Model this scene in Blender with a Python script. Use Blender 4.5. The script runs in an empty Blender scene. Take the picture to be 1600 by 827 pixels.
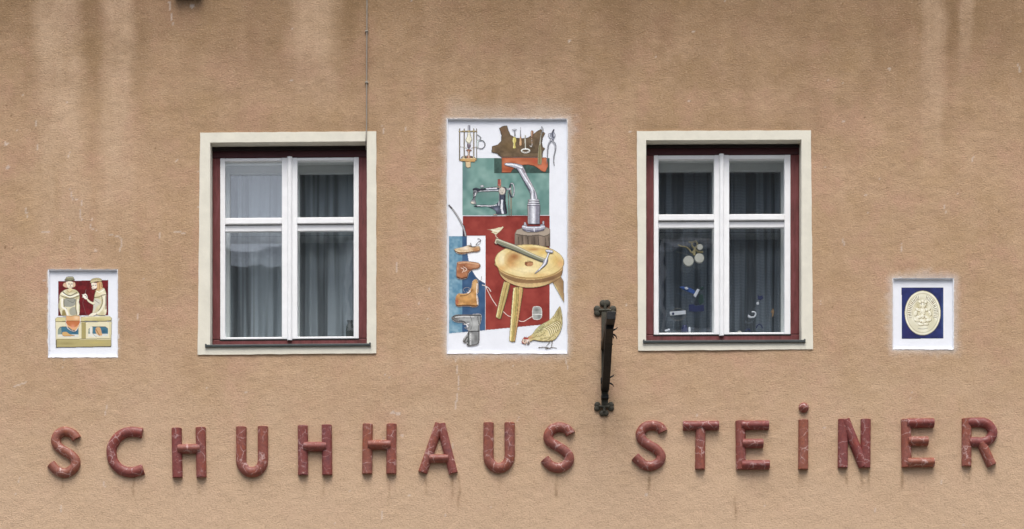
import bpy, math, random
import numpy as np
from mathutils import Vector

random.seed(7)
RNG = np.random.default_rng(11)
scene = bpy.context.scene
COL = scene.collection

# ------------------------------------------------------------------ camera
CAM_Y, EYE, PXM = -15.0, 1.6, 0.005       # 15 m from the facade, eye height, metres per photo pixel on the wall
HOR = 1270.0                              # photo row of the horizon (below the frame: rising-front lens)
cam = bpy.data.cameras.new("camera"); cam_o = bpy.data.objects.new("camera", cam); COL.objects.link(cam_o)
cam_o.location = (0, CAM_Y, EYE); cam_o.rotation_euler = (math.radians(90), 0, 0)
cam.sensor_width = 36; cam.lens = 67.5; cam.shift_y = (HOR - 413.5) / 1600.0
cam.clip_start = 0.1; cam.clip_end = 3000
scene.camera = cam_o

# ------------------------------------------------------------------ sky and sun (overcast, light from high in front)
SUN_EL, SUN_AZ = 64.0, -14.0              # azimuth from the facade's outward normal, towards the left
w = bpy.data.worlds.new("World"); scene.world = w; w.use_nodes = True
nt = w.node_tree; nt.nodes.clear()
sky = nt.nodes.new("ShaderNodeTexSky"); sky.sky_type = 'NISHITA'; sky.sun_disc = False
sky.sun_elevation = math.radians(SUN_EL); sky.sun_rotation = math.radians(180 + SUN_AZ)
sky.air_density = 1.0; sky.dust_density = 4.0; sky.ozone_density = 1.0
hs = nt.nodes.new("ShaderNodeHueSaturation"); hs.inputs['Saturation'].default_value = 0.6
bg = nt.nodes.new("ShaderNodeBackground"); bg.inputs['Strength'].default_value = 0.13
wo = nt.nodes.new("ShaderNodeOutputWorld")
nt.links.new(sky.outputs[0], hs.inputs['Color']); nt.links.new(hs.outputs[0], bg.inputs['Color'])
nt.links.new(bg.outputs[0], wo.inputs['Surface'])
sl = bpy.data.lights.new("sun", 'SUN'); sl.energy = 1.4; sl.angle = math.radians(30); sl.color = (1.0, 0.965, 0.91)
so = bpy.data.objects.new("sun", sl); COL.objects.link(so)
e, a = math.radians(SUN_EL), math.radians(SUN_AZ)
d = Vector((math.sin(a) * math.cos(e), -math.cos(a) * math.cos(e), math.sin(e)))   # towards the sun
so.rotation_euler = d.to_track_quat('Z', 'Y').to_euler(); so.location = d * 30
vs = scene.view_settings
vs.view_transform = 'Standard'; vs.look = 'None'; vs.exposure = 0.77; vs.gamma = 1.0; vs.use_curve_mapping = False

# ------------------------------------------------------------------ helpers
def lin(c):
    c = np.asarray(c, float) / 255.0
    return np.where(c <= 0.04045, c / 12.92, ((c + 0.055) / 1.055) ** 2.4)
def L4(c): return tuple(lin(c)) + (1.0,)

def P(u, v, y=0.0):
    """a point of the facade: photo column / row at depth y behind the wall face"""
    k = PXM * (y - CAM_Y) / (-CAM_Y)
    return ((u - 800.0) * k, y, EYE + (HOR - v) * k)

def tag(o, label=None, cat=None, group=None, kind=None):
    for k, v in (('label', label), ('category', cat), ('group', group), ('kind', kind)):
        if v: o[k] = v
    return o

def empty(name, loc=(0, 0, 0), parent=None):
    o = bpy.data.objects.new(name, None); COL.objects.link(o)
    o.empty_display_size = 0.1
    o.location = loc
    if parent: o.parent = parent
    return o

class MB:
    def __init__(s): s.v = []; s.f = []; s.off = (0, 0, 0)
    def add(s, verts, faces):
        n = len(s.v); s.v += [tuple(p) for p in verts]; s.f += [tuple(i + n for i in f) for f in faces]
    def box(s, x0, x1, y0, y1, z0, z1):
        s.hexa([(x0, y0, z0), (x1, y0, z0), (x1, y0, z1), (x0, y0, z1)], [(x0, y1, z0), (x1, y1, z0), (x1, y1, z1), (x0, y1, z1)])
    def hexa(s, a, b):
        s.add(list(a) + list(b), [(0, 1, 2, 3), (7, 6, 5, 4), (4, 5, 1, 0), (5, 6, 2, 1), (6, 7, 3, 2), (7, 4, 0, 3)])
    def prism(s, pts, y0, y1):
        n = len(pts)
        s.add([(x, y0, z) for x, z in pts] + [(x, y1, z) for x, z in pts],
              [tuple(range(n)), tuple(range(2 * n - 1, n - 1, -1))] + [(i + n, (i + 1) % n + n, (i + 1) % n, i) for i in range(n)])
    def tube(s, pts, r, n=10, r1=None, cap=True):
        pts = [Vector(p) for p in pts]; m = len(pts); vs = []; up = None
        for i, p in enumerate(pts):
            t = (pts[min(i + 1, m - 1)] - pts[max(i - 1, 0)]).normalized()
            if up is None: up = Vector((0, 1, 0)) if abs(t.y) < .9 else Vector((1, 0, 0))
            a = t.cross(up).normalized(); b = a.cross(t).normalized(); up = b
            rr = r if r1 is None else r + (r1 - r) * i / (m - 1)
            for k in range(n):
                an = 2 * math.pi * k / n
                vs.append(p + a * (rr * math.cos(an)) + b * (rr * math.sin(an)))
        fs = [(i * n + k, i * n + (k + 1) % n, (i + 1) * n + (k + 1) % n, (i + 1) * n + k) for i in range(m - 1) for k in range(n)]
        if cap: fs += [tuple(range(n - 1, -1, -1)), tuple(range((m - 1) * n, m * n))]
        s.add(vs, fs)
    def lathe(s, c, prof, n=20, axis='z'):
        vs = []
        for r, h in prof:
            for k in range(n):
                an = 2 * math.pi * k / n
                x, y = r * math.cos(an), r * math.sin(an)
                vs.append((c[0] + x, c[1] + y, c[2] + h) if axis == 'z' else (c[0] + x, c[1] + h, c[2] + y))
        m = len(prof)
        fs = [(i * n + k, i * n + (k + 1) % n, (i + 1) * n + (k + 1) % n, (i + 1) * n + k) for i in range(m - 1) for k in range(n)]
        fs += [tuple(range(n - 1, -1, -1)), tuple(range((m - 1) * n, m * n))]
        s.add(vs, fs)
    def build(s, name, mat, parent=None, smooth=None, bevel=0.0, fn=None):
        v = [fn(p) for p in s.v] if fn else s.v
        me = bpy.data.meshes.new(name); me.from_pydata([tuple(p) for p in v], [], s.f); me.validate(); me.update()
        import bmesh
        bm = bmesh.new(); bm.from_mesh(me); bmesh.ops.recalc_face_normals(bm, faces=bm.faces[:]); bm.to_mesh(me); bm.free()
        if mat: me.materials.append(mat)
        if smooth is not None:
            me.shade_smooth(); me.set_sharp_from_angle(angle=math.radians(smooth))
        o = bpy.data.objects.new(name, me); COL.objects.link(o)
        if parent:
            o.parent = parent
            loc = Vector((0, 0, 0)); q = parent
            while q: loc += q.location; q = q.parent
            o.location = -loc
        if bevel:
            b = o.modifiers.new("bevel", 'BEVEL'); b.width = bevel; b.segments = 2; b.limit_method = 'ANGLE'; b.angle_limit = math.radians(40)
            b.harden_normals = False
        return o

def spline(pts, closed=False, k=8):
    p = np.asarray(pts, float); n = len(p); out = []
    rng = range(n) if closed else range(n - 1)
    for i in rng:
        if closed: a, b, c, d = p[(i - 1) % n], p[i], p[(i + 1) % n], p[(i + 2) % n]
        else: a, b, c, d = p[max(i - 1, 0)], p[i], p[i + 1], p[min(i + 2, n - 1)]
        for j in range(k):
            t = j / k
            out.append(0.5 * ((2 * b) + (-a + c) * t + (2 * a - 5 * b + 4 * c - d) * t * t + (-a + 3 * b - 3 * c + d) * t ** 3))
    if not closed: out.append(p[-1])
    return np.array(out)

def vnoise(U, V, su, sv=None, seed=0):
    """smooth value noise in -1..1"""
    sv = sv or su
    r = np.random.default_rng(seed).uniform(-1, 1, (257, 257))
    x = U / su + 1000.0; y = V / sv + 1000.0
    i = np.floor(x).astype(int); j = np.floor(y).astype(int); fx = x - i; fy = y - j
    fx = fx * fx * (3 - 2 * fx); fy = fy * fy * (3 - 2 * fy)
    i %= 256; j %= 256
    return (r[j, i] * (1 - fx) + r[j, i + 1] * fx) * (1 - fy) + (r[j + 1, i] * (1 - fx) + r[j + 1, i + 1] * fx) * fy
def sstep(a, b, x):
    t = np.clip((x - a) / (b - a), 0, 1); return t * t * (3 - 2 * t)

# ------------------------------------------------------------------ materials
def mat_new(name):
    m = bpy.data.materials.new(name); m.use_nodes = True
    n = m.node_tree; b = n.nodes['Principled BSDF']
    return m, n, b
def N(n, t, **kw):
    x = n.nodes.new(t)
    for k, v in kw.items():
        if k in x.inputs: x.inputs[k].default_value = v
        else: setattr(x, k, v)
    return x
def ramp(n, src, stops):
    r = n.nodes.new("ShaderNodeValToRGB"); e = r.color_ramp.elements
    while len(e) < len(stops): e.new(0.5)
    for el, (p, c) in zip(e, stops): el.position = p; el.color = c
    n.links.new(src, r.inputs[0]); return r.outputs[0]
def mixc(n, f, a, b, mode='MIX'):
    x = n.nodes.new("ShaderNodeMix"); x.data_type = 'RGBA'; x.blend_type = mode
    for sock, val in ((x.inputs[0], f), (x.inputs[6], a), (x.inputs[7], b)):
        if hasattr(val, 'is_linked'): n.links.new(val, sock)
        else: sock.default_value = val
    return x.outputs[2]
def mth(n, op, a, b=None):
    x = n.nodes.new("ShaderNodeMath"); x.operation = op
    for s, v in ((x.inputs[0], a), (x.inputs[1], b)):
        if v is None: continue
        if hasattr(v, 'is_linked'): n.links.new(v, s)
        else: s.default_value = v
    return x.outputs[0]
def coords(n, scale=(1, 1, 1)):
    t = n.nodes.new("ShaderNodeNewGeometry"); mp = n.nodes.new("ShaderNodeMapping"); mp.inputs['Scale'].default_value = scale
    n.links.new(t.outputs['Position'], mp.inputs[0]); return mp.outputs[0]
def noise(n, co, scale, detail=4, rough=.6, dist=0):
    x = N(n, "ShaderNodeTexNoise", Scale=scale, Detail=detail, Roughness=rough, Distortion=dist); n.links.new(co, x.inputs['Vector']); return x.outputs[0]
def bump(n, b, h, strength, dist):
    x = N(n, "ShaderNodeBump", Strength=strength, Distance=dist); n.links.new(h, x.inputs['Height']); n.links.new(x.outputs[0], b.inputs['Normal'])

def simple(name, c, rough=.6, var=.15, nscale=12, bs=.15, bd=.002, stretch=(1, 1, 1), metal=0, spec=.5):
    m, n, b = mat_new(name)
    co = coords(n, stretch); f = noise(n, co, nscale, 5, .65)
    dk = tuple(x * (1 - var) for x in lin(c)) + (1,); lt = tuple(min(1, x * (1 + var)) for x in lin(c)) + (1,)
    n.links.new(ramp(n, f, [(.3, dk), (.7, lt)]), b.inputs['Base Color'])
    b.inputs['Roughness'].default_value = rough; b.inputs['Metallic'].default_value = metal
    b.inputs['Specular IOR Level'].default_value = spec
    bump(n, b, noise(n, co, nscale * 5, 3), bs, bd)
    return m

M = {}
# rough plaster: wash, dirt (with painted roof shade) and overspray masks come with the mesh, the grain is procedural
m, n, b = mat_new("plaster"); M['plaster'] = m
co = coords(n)
big = noise(n, co, 1.3, 4, .6); mid = noise(n, co, 6, 5, .65); fine = noise(n, coords(n, (1, 1, 1.5)), 62, 3, .65); grit = noise(n, co, 150, 2, .5)
vst = noise(n, coords(n, (5, 5, .35)), 1.6, 4, .6)
at = N(n, "ShaderNodeAttribute", attribute_name="weather_and_shade")
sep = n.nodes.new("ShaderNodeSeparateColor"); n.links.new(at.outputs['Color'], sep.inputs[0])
base = mixc(n, ramp(n, big, [(.33, (0, 0, 0, 1)), (.67, (1, 1, 1, 1))]), L4((178, 148, 114)), L4((187, 155, 126)))
base = mixc(n, mth(n, 'MULTIPLY', ramp(n, mid, [(.38, (0, 0, 0, 1)), (.66, (1, 1, 1, 1))]), .65), base, L4((199, 168, 137)))
base = mixc(n, mth(n, 'MULTIPLY', ramp(n, vst, [(.4, (0, 0, 0, 1)), (.75, (1, 1, 1, 1))]), .35), base, L4((172, 140, 109)))
hue = noise(n, coords(n, (1, 1, .8)), 3.1, 5, .65)
base = mixc(n, ramp(n, hue, [(.36, (.55, .55, .55, 1)), (.5, (0, 0, 0, 1))]), base, L4((192, 153, 129)))
base = mixc(n, ramp(n, hue, [(.54, (0, 0, 0, 1)), (.68, (.55, .55, .55, 1))]), base, L4((180, 150, 114)))
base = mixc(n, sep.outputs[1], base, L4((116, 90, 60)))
base = mixc(n, sep.outputs[0], base, L4((205, 177, 149)))
base = mixc(n, sep.outputs[2], base, L4((226, 220, 214)))
base = mixc(n, ramp(n, fine, [(.22, (.5, .5, .5, 1)), (.47, (0, 0, 0, 1))]), base, L4((108, 76, 50)))
base = mixc(n, ramp(n, fine, [(.58, (0, 0, 0, 1)), (.8, (.5, .5, .5, 1))]), base, L4((228, 198, 166)))
n.links.new(base, b.inputs['Base Color']); b.inputs['Roughness'].default_value = .92; b.inputs['Specular IOR Level'].default_value = .2
hh = mth(n, 'ADD', fine, mth(n, 'MULTIPLY', grit, .35))
bump(n, b, hh, .55, .009)

m, n, b = mat_new("paint"); M['paint'] = m            # painted pictures: colour held by the pieces themselves
at = N(n, "ShaderNodeAttribute", attribute_name="pigment")
co = coords(n)
cc = mixc(n, ramp(n, noise(n, co, 55, 4), [(.3, (.16, .16, .16, 1)), (.6, (0, 0, 0, 1))]), at.outputs['Color'], (.72, .74, .78, 1), 'MULTIPLY')
n.links.new(cc, b.inputs['Base Color']); b.inputs['Roughness'].default_value = .75; b.inputs['Specular IOR Level'].default_value = .25
bump(n, b, noise(n, co, 160, 3), .15, .002)

M['lime'] = simple("white_lime", (238, 241, 247), .85, .035, 9, .25, .003)
M['cream'] = simple("cream_paint", (226, 222, 206), .75, .07, 7, .3, .003)
M['white'] = simple("white_window_paint", (246, 247, 248), .42, .05, 9, .08, .001)
M['inner_white'] = simple("inner_frame_paint", (222, 226, 224), .5, .05, 6, .08, .001)
M['iron'] = simple("black_iron", (30, 30, 30), .6, .35, 25, .5, .003, metal=.3)
M['iron_old'] = simple("weathered_iron", (66, 63, 52), .7, .35, 22, .5, .004, metal=.2)
M['sill'] = simple("dark_metal_sill", (72, 78, 78), .5, .2, 10, .1, .001, metal=.4)
M['cable'] = simple("grey_cable", (148, 142, 132), .6, .1, 20, .1, .001)
M['brown'] = simple("brown_wood", (92, 58, 38), .7, .25, 20, .3, .003)
M['room'] = simple("dim_room", (92, 88, 84), .9, .1, 2, 0, .001)
M['asphalt'] = simple("asphalt", (66, 66, 66), .9, .25, 30, .4, .004)
M['paving'] = simple("paving", (140, 136, 128), .85, .15, 12, .3, .004)
M['roof'] = simple("roof_tile", (96, 56, 44), .8, .25, 14, .4, .01)
M['facade2'] = simple("opposite_plaster", (92, 90, 82), .9, .08, 3, .3, .004)
M['dark'] = simple("dark_gap_and_shade", (22, 20, 20), .9, .1, 5, 0, .001)

# red oxide joinery with worn purple bloom
m, n, b = mat_new("oxblood_wood"); M['oxblood'] = m
co = coords(n, (6, 6, 1)); f = noise(n, co, 5, 6, .7)
c = ramp(n, f, [(.3, L4((78, 30, 30))), (.5, L4((110, 48, 47))), (.72, L4((124, 66, 70)))])
c = mixc(n, ramp(n, noise(n, coords(n, (9, 9, 1.5)), 12, 4), [(.66, (0, 0, 0, 1)), (.78, (.7, .7, .7, 1))]), c, L4((70, 30, 28)))
n.links.new(c, b.inputs['Base Color']); b.inputs['Roughness'].default_value = .6; bump(n, b, noise(n, co, 30, 3), .25, .003)

M['oxblood_shaded'] = simple("shaded_oxblood_wood", (70, 24, 30), .6, .2, 14, .2, .002, (1, 1, 6))  # darker copy of the frame red, lintel shade put into its colour
M['head_shade'] = simple("lintel_shade", (30, 16, 16), .8, .2, 14, .2, .002)  # near-black for the painted shade right under the lintel
# glazed ceramic with pale veins
m, n, b = mat_new("red_marbled_glaze"); M['glaze'] = m
co = coords(n)
nz = N(n, "ShaderNodeTexNoise", Scale=11, Detail=4, Roughness=.6); n.links.new(co, nz.inputs['Vector'])
wv = n.nodes.new("ShaderNodeVectorMath"); wv.operation = 'MULTIPLY_ADD'; wv.inputs[1].default_value = (.09, .09, .09)
n.links.new(nz.outputs['Color'], wv.inputs[0]); n.links.new(co, wv.inputs[2])
vo = N(n, "ShaderNodeTexVoronoi", feature='DISTANCE_TO_EDGE', Scale=10.5); n.links.new(wv.outputs[0], vo.inputs['Vector'])
vein = ramp(n, vo.outputs['Distance'], [(.0, (1, 1, 1, 1)), (.012, (.85, .85, .85, 1)), (.038, (0, 0, 0, 1))])
brk = ramp(n, noise(n, co, 14, 3), [(.42, (0, 0, 0, 1)), (.6, (1, 1, 1, 1))])
c = ramp(n, noise(n, co, 8, 6, .7), [(.32, L4((152, 80, 60))), (.48, L4((130, 68, 57))), (.56, L4((140, 80, 70))), (.72, L4((110, 62, 64)))])
c = mixc(n, ramp(n, noise(n, co, 60, 4), [(.3, (.6, .6, .6, 1)), (.6, (0, 0, 0, 1))]), c, L4((98, 50, 44)))
c = mixc(n, mth(n, 'MULTIPLY', mth(n, 'MULTIPLY', vein, brk), .6), c, L4((206, 178, 174)))
oi = n.nodes.new("ShaderNodeObjectInfo"); hsv = n.nodes.new("ShaderNodeHueSaturation")          # every firing came out a little different
n.links.new(mth(n, 'ADD', .488, mth(n, 'MULTIPLY', oi.outputs['Random'], .022)), hsv.inputs['Hue']); n.links.new(mth(n, 'ADD', .88, mth(n, 'MULTIPLY', oi.outputs['Random'], .3)), hsv.inputs['Value'])
n.links.new(c, hsv.inputs['Color']); c = hsv.outputs[0]
chip = ramp(n, noise(n, co, 42, 2), [(.70, (0, 0, 0, 1)), (.73, (.8, .8, .8, 1))]); c = mixc(n, chip, c, L4((196, 160, 148)))
n.links.new(c, b.inputs['Base Color']); n.links.new(ramp(n, noise(n, co, 18, 4), [(.35, (.42, .42, .42, 1)), (.65, (.7, .7, .7, 1))]), b.inputs['Roughness']); bump(n, b, noise(n, co, 22, 3), .12, .004)

# window glass: thin sheet, mostly clear, mirror part by angle
m = bpy.data.materials.new("window_glass"); m.use_nodes = True; M['glass'] = m; n = m.node_tree; n.nodes.clear()
out = n.nodes.new("ShaderNodeOutputMaterial"); mx = n.nodes.new("ShaderNodeMixShader"); tr = n.nodes.new("ShaderNodeBsdfTransparent"); gl = n.nodes.new("ShaderNodeBsdfGlossy")
tr.inputs[0].default_value = (.975, .99, 1, 1); gl.inputs['Roughness'].default_value = .015
co = coords(n); bp = N(n, "ShaderNodeBump", Strength=.08, Distance=.01); n.links.new(noise(n, co, 2.2, 2), bp.inputs['Height'])
n.links.new(bp.outputs[0], gl.inputs['Normal'])
mx.inputs[0].default_value = .15; n.links.new(tr.outputs[0], mx.inputs[1]); n.links.new(gl.outputs[0], mx.inputs[2]); n.links.new(mx.outputs[0], out.inputs[0])

# net curtains
def curtain_mat(name, c, lines, alpha):
    m = bpy.data.materials.new(name); m.use_nodes = True; n = m.node_tree; b = n.nodes['Principled BSDF']
    co = coords(n)
    wv = N(n, "ShaderNodeTexWave", bands_direction='Z', Scale=26, Distortion=.6, Detail=2); n.links.new(co, wv.inputs['Vector'])
    base = mixc(n, mth(n, 'MULTIPLY', wv.outputs['Fac'], lines), L4(c), tuple(x * .35 for x in lin(c)) + (1,))
    cloth_bands = noise(n, coords(n, (1, 0, .02)), 13, 2, .5)          # darker upright bands in the cloth
    base = mixc(n, ramp(n, cloth_bands, [(.42, (.8, .8, .8, 1)), (.50, (0, 0, 0, 1))]), base, tuple(x * .3 for x in lin(c)) + (1,))
    n.links.new(base, b.inputs['Base Color']); b.inputs['Roughness'].default_value = .9; b.inputs['Specular IOR Level'].default_value = .1
    b.inputs['Alpha'].default_value = alpha
    return m
M['voile'] = curtain_mat("grey_voile", (164, 173, 178), .1, 1.0)
M['net'] = curtain_mat("knitted_net", (131, 141, 151), .6, 1.0)

# ------------------------------------------------------------------ the building
HOUSE = empty("building", (0, 0, 0))
tag(HOUSE, "ochre roughcast house front with two red framed windows above a lettered shop name", "building")
WINS = {  # measured columns / rows of the photograph, each on its own plane
    'l': dict(tilt=.006, out=[(313, 208), (588, 206), (588, 552.5), (309, 555)], op=(328.6, 222.5, 573.4, 541), k=-.008, uc=450,
              sash=(344, 246.5, 560.6, 530), gl=(351.6, 440.3), ast=(448.4, 456.2), gr=(464.5, 552.5), g_top=251.6, tr=(340, 349.5), g_bot=526.2, sill=(321.5, 578, 537.2, 541.6)),
    'r': dict(out=[(995, 205.5), (1267, 204.5), (1270, 546.3), (997, 548.5)], op=(1009.4, 219.4, 1252, 535.5), k=-.004, uc=1131,
              sash=(1021.6, 242.3, 1235.2, 523), gl=(1028.8, 1115.7), ast=(1123.8, 1131.6), gr=(1139.5, 1225.8), g_top=248.8, tr=(334.8, 344), g_bot=519.5, sill=(1006, 1257.6, 531, 535.6)),
}
NICHES = {'mural': (699.5, 187, 885.5, 551.5), 'plaque': (76.5, 422.5, 183, 557.5), 'seal': (1396, 436, 1489, 545)}

# wall sheet with openings -------------------------------------------------
holes = []
for W in WINS.values():
    u0, v0, u1, v1 = W['op']; holes.append((u0 - 6, v0 - 6, u1 + 6, v1 + 4))
holes += list(NICHES.values())
def axis(lo, hi, step, cuts, far):
    g = np.arange(lo, hi + 1e-6, step)
    for c in cuts: g = g[np.abs(g - c) > step * .45]
    return np.unique(np.concatenate([g, cuts, far]))
xs_c = [P(h[0], 0)[0] for h in holes] + [P(h[2], 0)[0] for h in holes]
zs_c = [P(0, h[1])[2] for h in holes] + [P(0, h[3])[2] for h in holes]
XS = axis(-4.5, 4.5, .0115, xs_c, np.r_[np.arange(-11, -4.6, .4), np.arange(4.7, 11.1, .4)])
ZS = axis(3.4, 8.3, .0115, zs_c, np.r_[np.arange(-.2, 3.3, .4), np.arange(8.5, 10.9, .3)])
X, Z = np.meshgrid(XS, ZS); U = X / PXM + 800; V = HOR - (Z - EYE) / PXM

def streak(u0, u1, v0, v1, soft, fade, seed, wob=3, grow=0):
    """a washed run of water: soft sides, ragged lower end"""
    wobv = vnoise(U * 0, V, 40, 40, seed) * wob + vnoise(U * 0, V, 12, 12, seed + 1) * wob * .4
    uu = U + wobv; g = grow * np.clip((V - v0) / (v1 - v0), 0, 1)
    mk = sstep(u0 - soft - g, u0 + soft, uu) * (1 - sstep(u1 - soft, u1 + soft + g, uu))
    end = v1 + vnoise(U, V, 9, 60, seed + 2) * fade * .5
    return mk * (1 - sstep(end - fade, end + fade, V)) * sstep(v0 - 4, v0 + 4, V)
n1 = vnoise(U, V, 60, 60, 1) * .5 + vnoise(U, V, 25, 25, 2) * .3 + vnoise(U, V, 9, 9, 3) * .2
n2 = vnoise(U, V, 14, 70, 4)
light = np.zeros_like(U); dark = np.zeros_like(U); spray = np.zeros_like(U)
for (s, k) in ((streak(62, 122, -300, 330, 12, 150, 20, 4, 10), .6), (streak(162, 203, -300, 330, 11, 150, 23, 4, 6), .56), (streak(462, 525, -300, 150, 15, 75, 26, 5, 8), .42),
               (streak(1443, 1473, -300, 200, 9, 80, 29, 4, 4), .42), (streak(1499, 1519, -300, 80, 6, 50, 32, 3), .45),
               (streak(838, 858, 556, 900, 6, 60, 35, 6, 8), .3), (streak(735, 760, 560, 900, 9, 90, 38, 6, 8), .2), (streak(1440, 1465, 560, 900, 8, 90, 41, 6, 10), .28),
               (streak(600, 625, 640, 900, 8, 70, 44, 5, 8), .2), (streak(1185, 1200, 600, 900, 6, 70, 47, 5, 6), .2), (streak(120, 140, 280, 430, 5, 40, 50, 4, 3), .3)):
    light = np.maximum(light, s * k * np.clip(.8 + .45 * n1 + .14 * vnoise(U, V, 4, 22, 12) + .12 * vnoise(U, V, 3, 3, 13), 0, 1.2))
# the wall's tone, partly roof shade painted in: darker upper half, paler lower half
light = np.maximum(light, np.clip(sstep(430, 860, V + n1 * 90) * .85, 0, 1))
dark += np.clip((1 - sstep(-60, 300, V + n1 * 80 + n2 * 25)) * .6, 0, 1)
dark += .55 * (streak(525, 560, -300, 100, 14, 60, 53, 5) * .32 + streak(205, 240, -300, 120, 14, 60, 56, 5) * .12 + streak(128, 158, -300, 200, 10, 100, 59, 4) * .15
         + streak(940, 985, -300, 100, 16, 60, 62, 6) * .25 + streak(1478, 1497, -300, 90, 6, 60, 65, 3) * .25 + streak(0, 50, -300, 60, 30, 60, 68, 6) * .15)
# darker plaster round the window heads
for W in WINS.values():
    (a0, b0), (a1, b1) = W['out'][0], W['out'][1]
    dark += .16 * sstep(a0 - 30, a0 + 10, U) * (1 - sstep(a1 - 10, a1 + 30, U)) * sstep(b0 - 40, b0 - 8, V + n1 * 12) * (V < b0 + 30)
# run-off under the letters
drip = np.zeros_like(U)
for (u, v0, ln, wd, k, sd) in ((99, 746, 22, 2, .5, 1), (209, 746, 34, 2.2, .55, 2), (667, 752, 30, 1.6, .35, 3), (706, 746, 50, 2.0, .5, 4), (717, 746, 62, 1.2, .5, 5), (870, 746, 42, 2.2, .7, 6),
                        (1015, 738, 42, 2.2, .7, 7), (1322, 738, 26, 1.6, .4, 8), (1346, 736, 36, 3.0, .45, 9), (1357, 736, 40, 1.6, .4, 10), (1410, 738, 34, 2.0, .6, 11), (1515, 735, 26, 3, .3, 12), (1542, 735, 26, 3, .3, 13),
                        (393, 746, 30, 3, .25, 14), (607, 742, 70, 2.2, .25, 15), (779, 742, 30, 4, .2, 16), (1175, 738, 28, 3, .25, 17), (1253, 736, 30, 2.5, .25, 18), (945, 655, 60, 5, .14, 19), (1150, 778, 50, 1.6, .45, 20), (1250, 745, 30, 2.4, .3, 21), (475, 746, 40, 2.4, .22, 22), (505, 746, 46, 2, .28, 23), (855, 700, 90, 4, .12, 24), (310, 748, 40, 3, .22, 25)):
    c = u + vnoise(U * 0, V, 16, 16, 100 + sd) * 1.6
    drip += 1.5 * k * np.exp(-((U - c) / max(wd, 2.3)) ** 2) * sstep(v0 - 12, v0 + 3, V) * (1 - sstep(v0 + ln * .5, v0 + ln, V)) * (.75 + .5 * vnoise(U, V, 5, 7, 200 + sd))
drip = np.clip(drip, 0, .62); light *= 1 - drip; dark += drip
# white overspray round the painted niches
for (key, ext, k) in (('mural', 15, .5), ('plaque', 6, .3), ('seal', 16, .6)):
    u0, v0, u1, v1 = NICHES[key]
    dx = np.maximum(np.maximum(u0 - U, U - u1), 0); dy = np.maximum(np.maximum(v0 - V, V - v1), 0); dd = np.hypot(dx, dy)
    spray = np.maximum(spray, k * np.clip(1.0 - dd / ext * (1 + .5 * n1 + .3 * vnoise(U, V, 5, 5, 70)), 0, 1) ** 1.6)
    spray = np.maximum(spray, .85 * (dd < 1.6 + 1.1 * vnoise(U, V, 5, 5, 71)))
mv = NICHES['mural']                                         # rubbed whitish band above the big picture
spray = np.maximum(spray, .2 * sstep(690, 710, U) * (1 - sstep(880, 900, U)) * sstep(150, 180, V + 14 * n1) * (V < mv[1] + 5))
# chips and hairline scrapes
rg = np.random.default_rng(5)
chips = [(36, 149, 2.2), (300, 10, 3.5), (455, 126, 2.6), (614, 645, 3.2), (622, 646, 3), (628, 681, 2), (276, 252, 2), (1390, 108, 2), (10, 225, 3), (12, 262, 3), (890, 64, 2.5), (150, 392, 2), (1008, 300, 1.5)]
chips += [(rg.uniform(0, 1600), rg.uniform(0, 827), rg.uniform(.8, 1.9)) for _ in range(70)]
for (u, v, r) in chips:
    spray = np.maximum(spray, .36 * (np.hypot(U - u, (V - v) * 1.15) < r * (1 + .5 * vnoise(U, V, 2, 2, 90))))
marks = [[(110, 295), (114, 312), (120, 312)], [(128, 315), (125, 335), (128, 345)], [(145, 340), (142, 355), (150, 360)], [(65, 362), (78, 363)], [(108, 363), (110, 376)], [(180, 368), (190, 375), (186, 398)],
         [(170, 366), (182, 369)], [(57, 190), (58, 235)], [(272, 362), (290, 365)], [(264, 0), (270, 40)], [(1590, 100), (1594, 112)], [(880, 545), (888, 580)], [(20, 605), (40, 598)], [(712, 560), (716, 600), (711, 640)]]
marks += [[(u, v), (u + rg.uniform(-3, 3), v + rg.uniform(5, 16))] for u, v in zip(rg.uniform(0, 1600, 40), rg.uniform(150, 827, 40))]
for mk in marks:
    p = spline(mk, k=4)
    for a_, b_ in zip(p[:-1], p[1:]):
        ab = b_ - a_; t = np.clip(((U - a_[0]) * ab[0] + (V - a_[1]) * ab[1]) / (ab @ ab + 1e-9), 0, 1)
        spray = np.maximum(spray, .33 * (np.hypot(U - a_[0] - t * ab[0], V - a_[1] - t * ab[1]) < .9 + .5 * vnoise(U, V, 4, 4, 95)))
for (u, v, r) in [(8, 387, 2), (20, 388, 1.4), (930, 700, 1.2), (300, 760, 1.0), (640, 600, 1), (1560, 330, 1.2), (1300, 480, 1)] + [(rg.uniform(0, 1600), rg.uniform(0, 827), rg.uniform(.6, 1.2)) for _ in range(60)]:
    dark += .7 * (np.hypot(U - u, V - v) < r)

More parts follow.
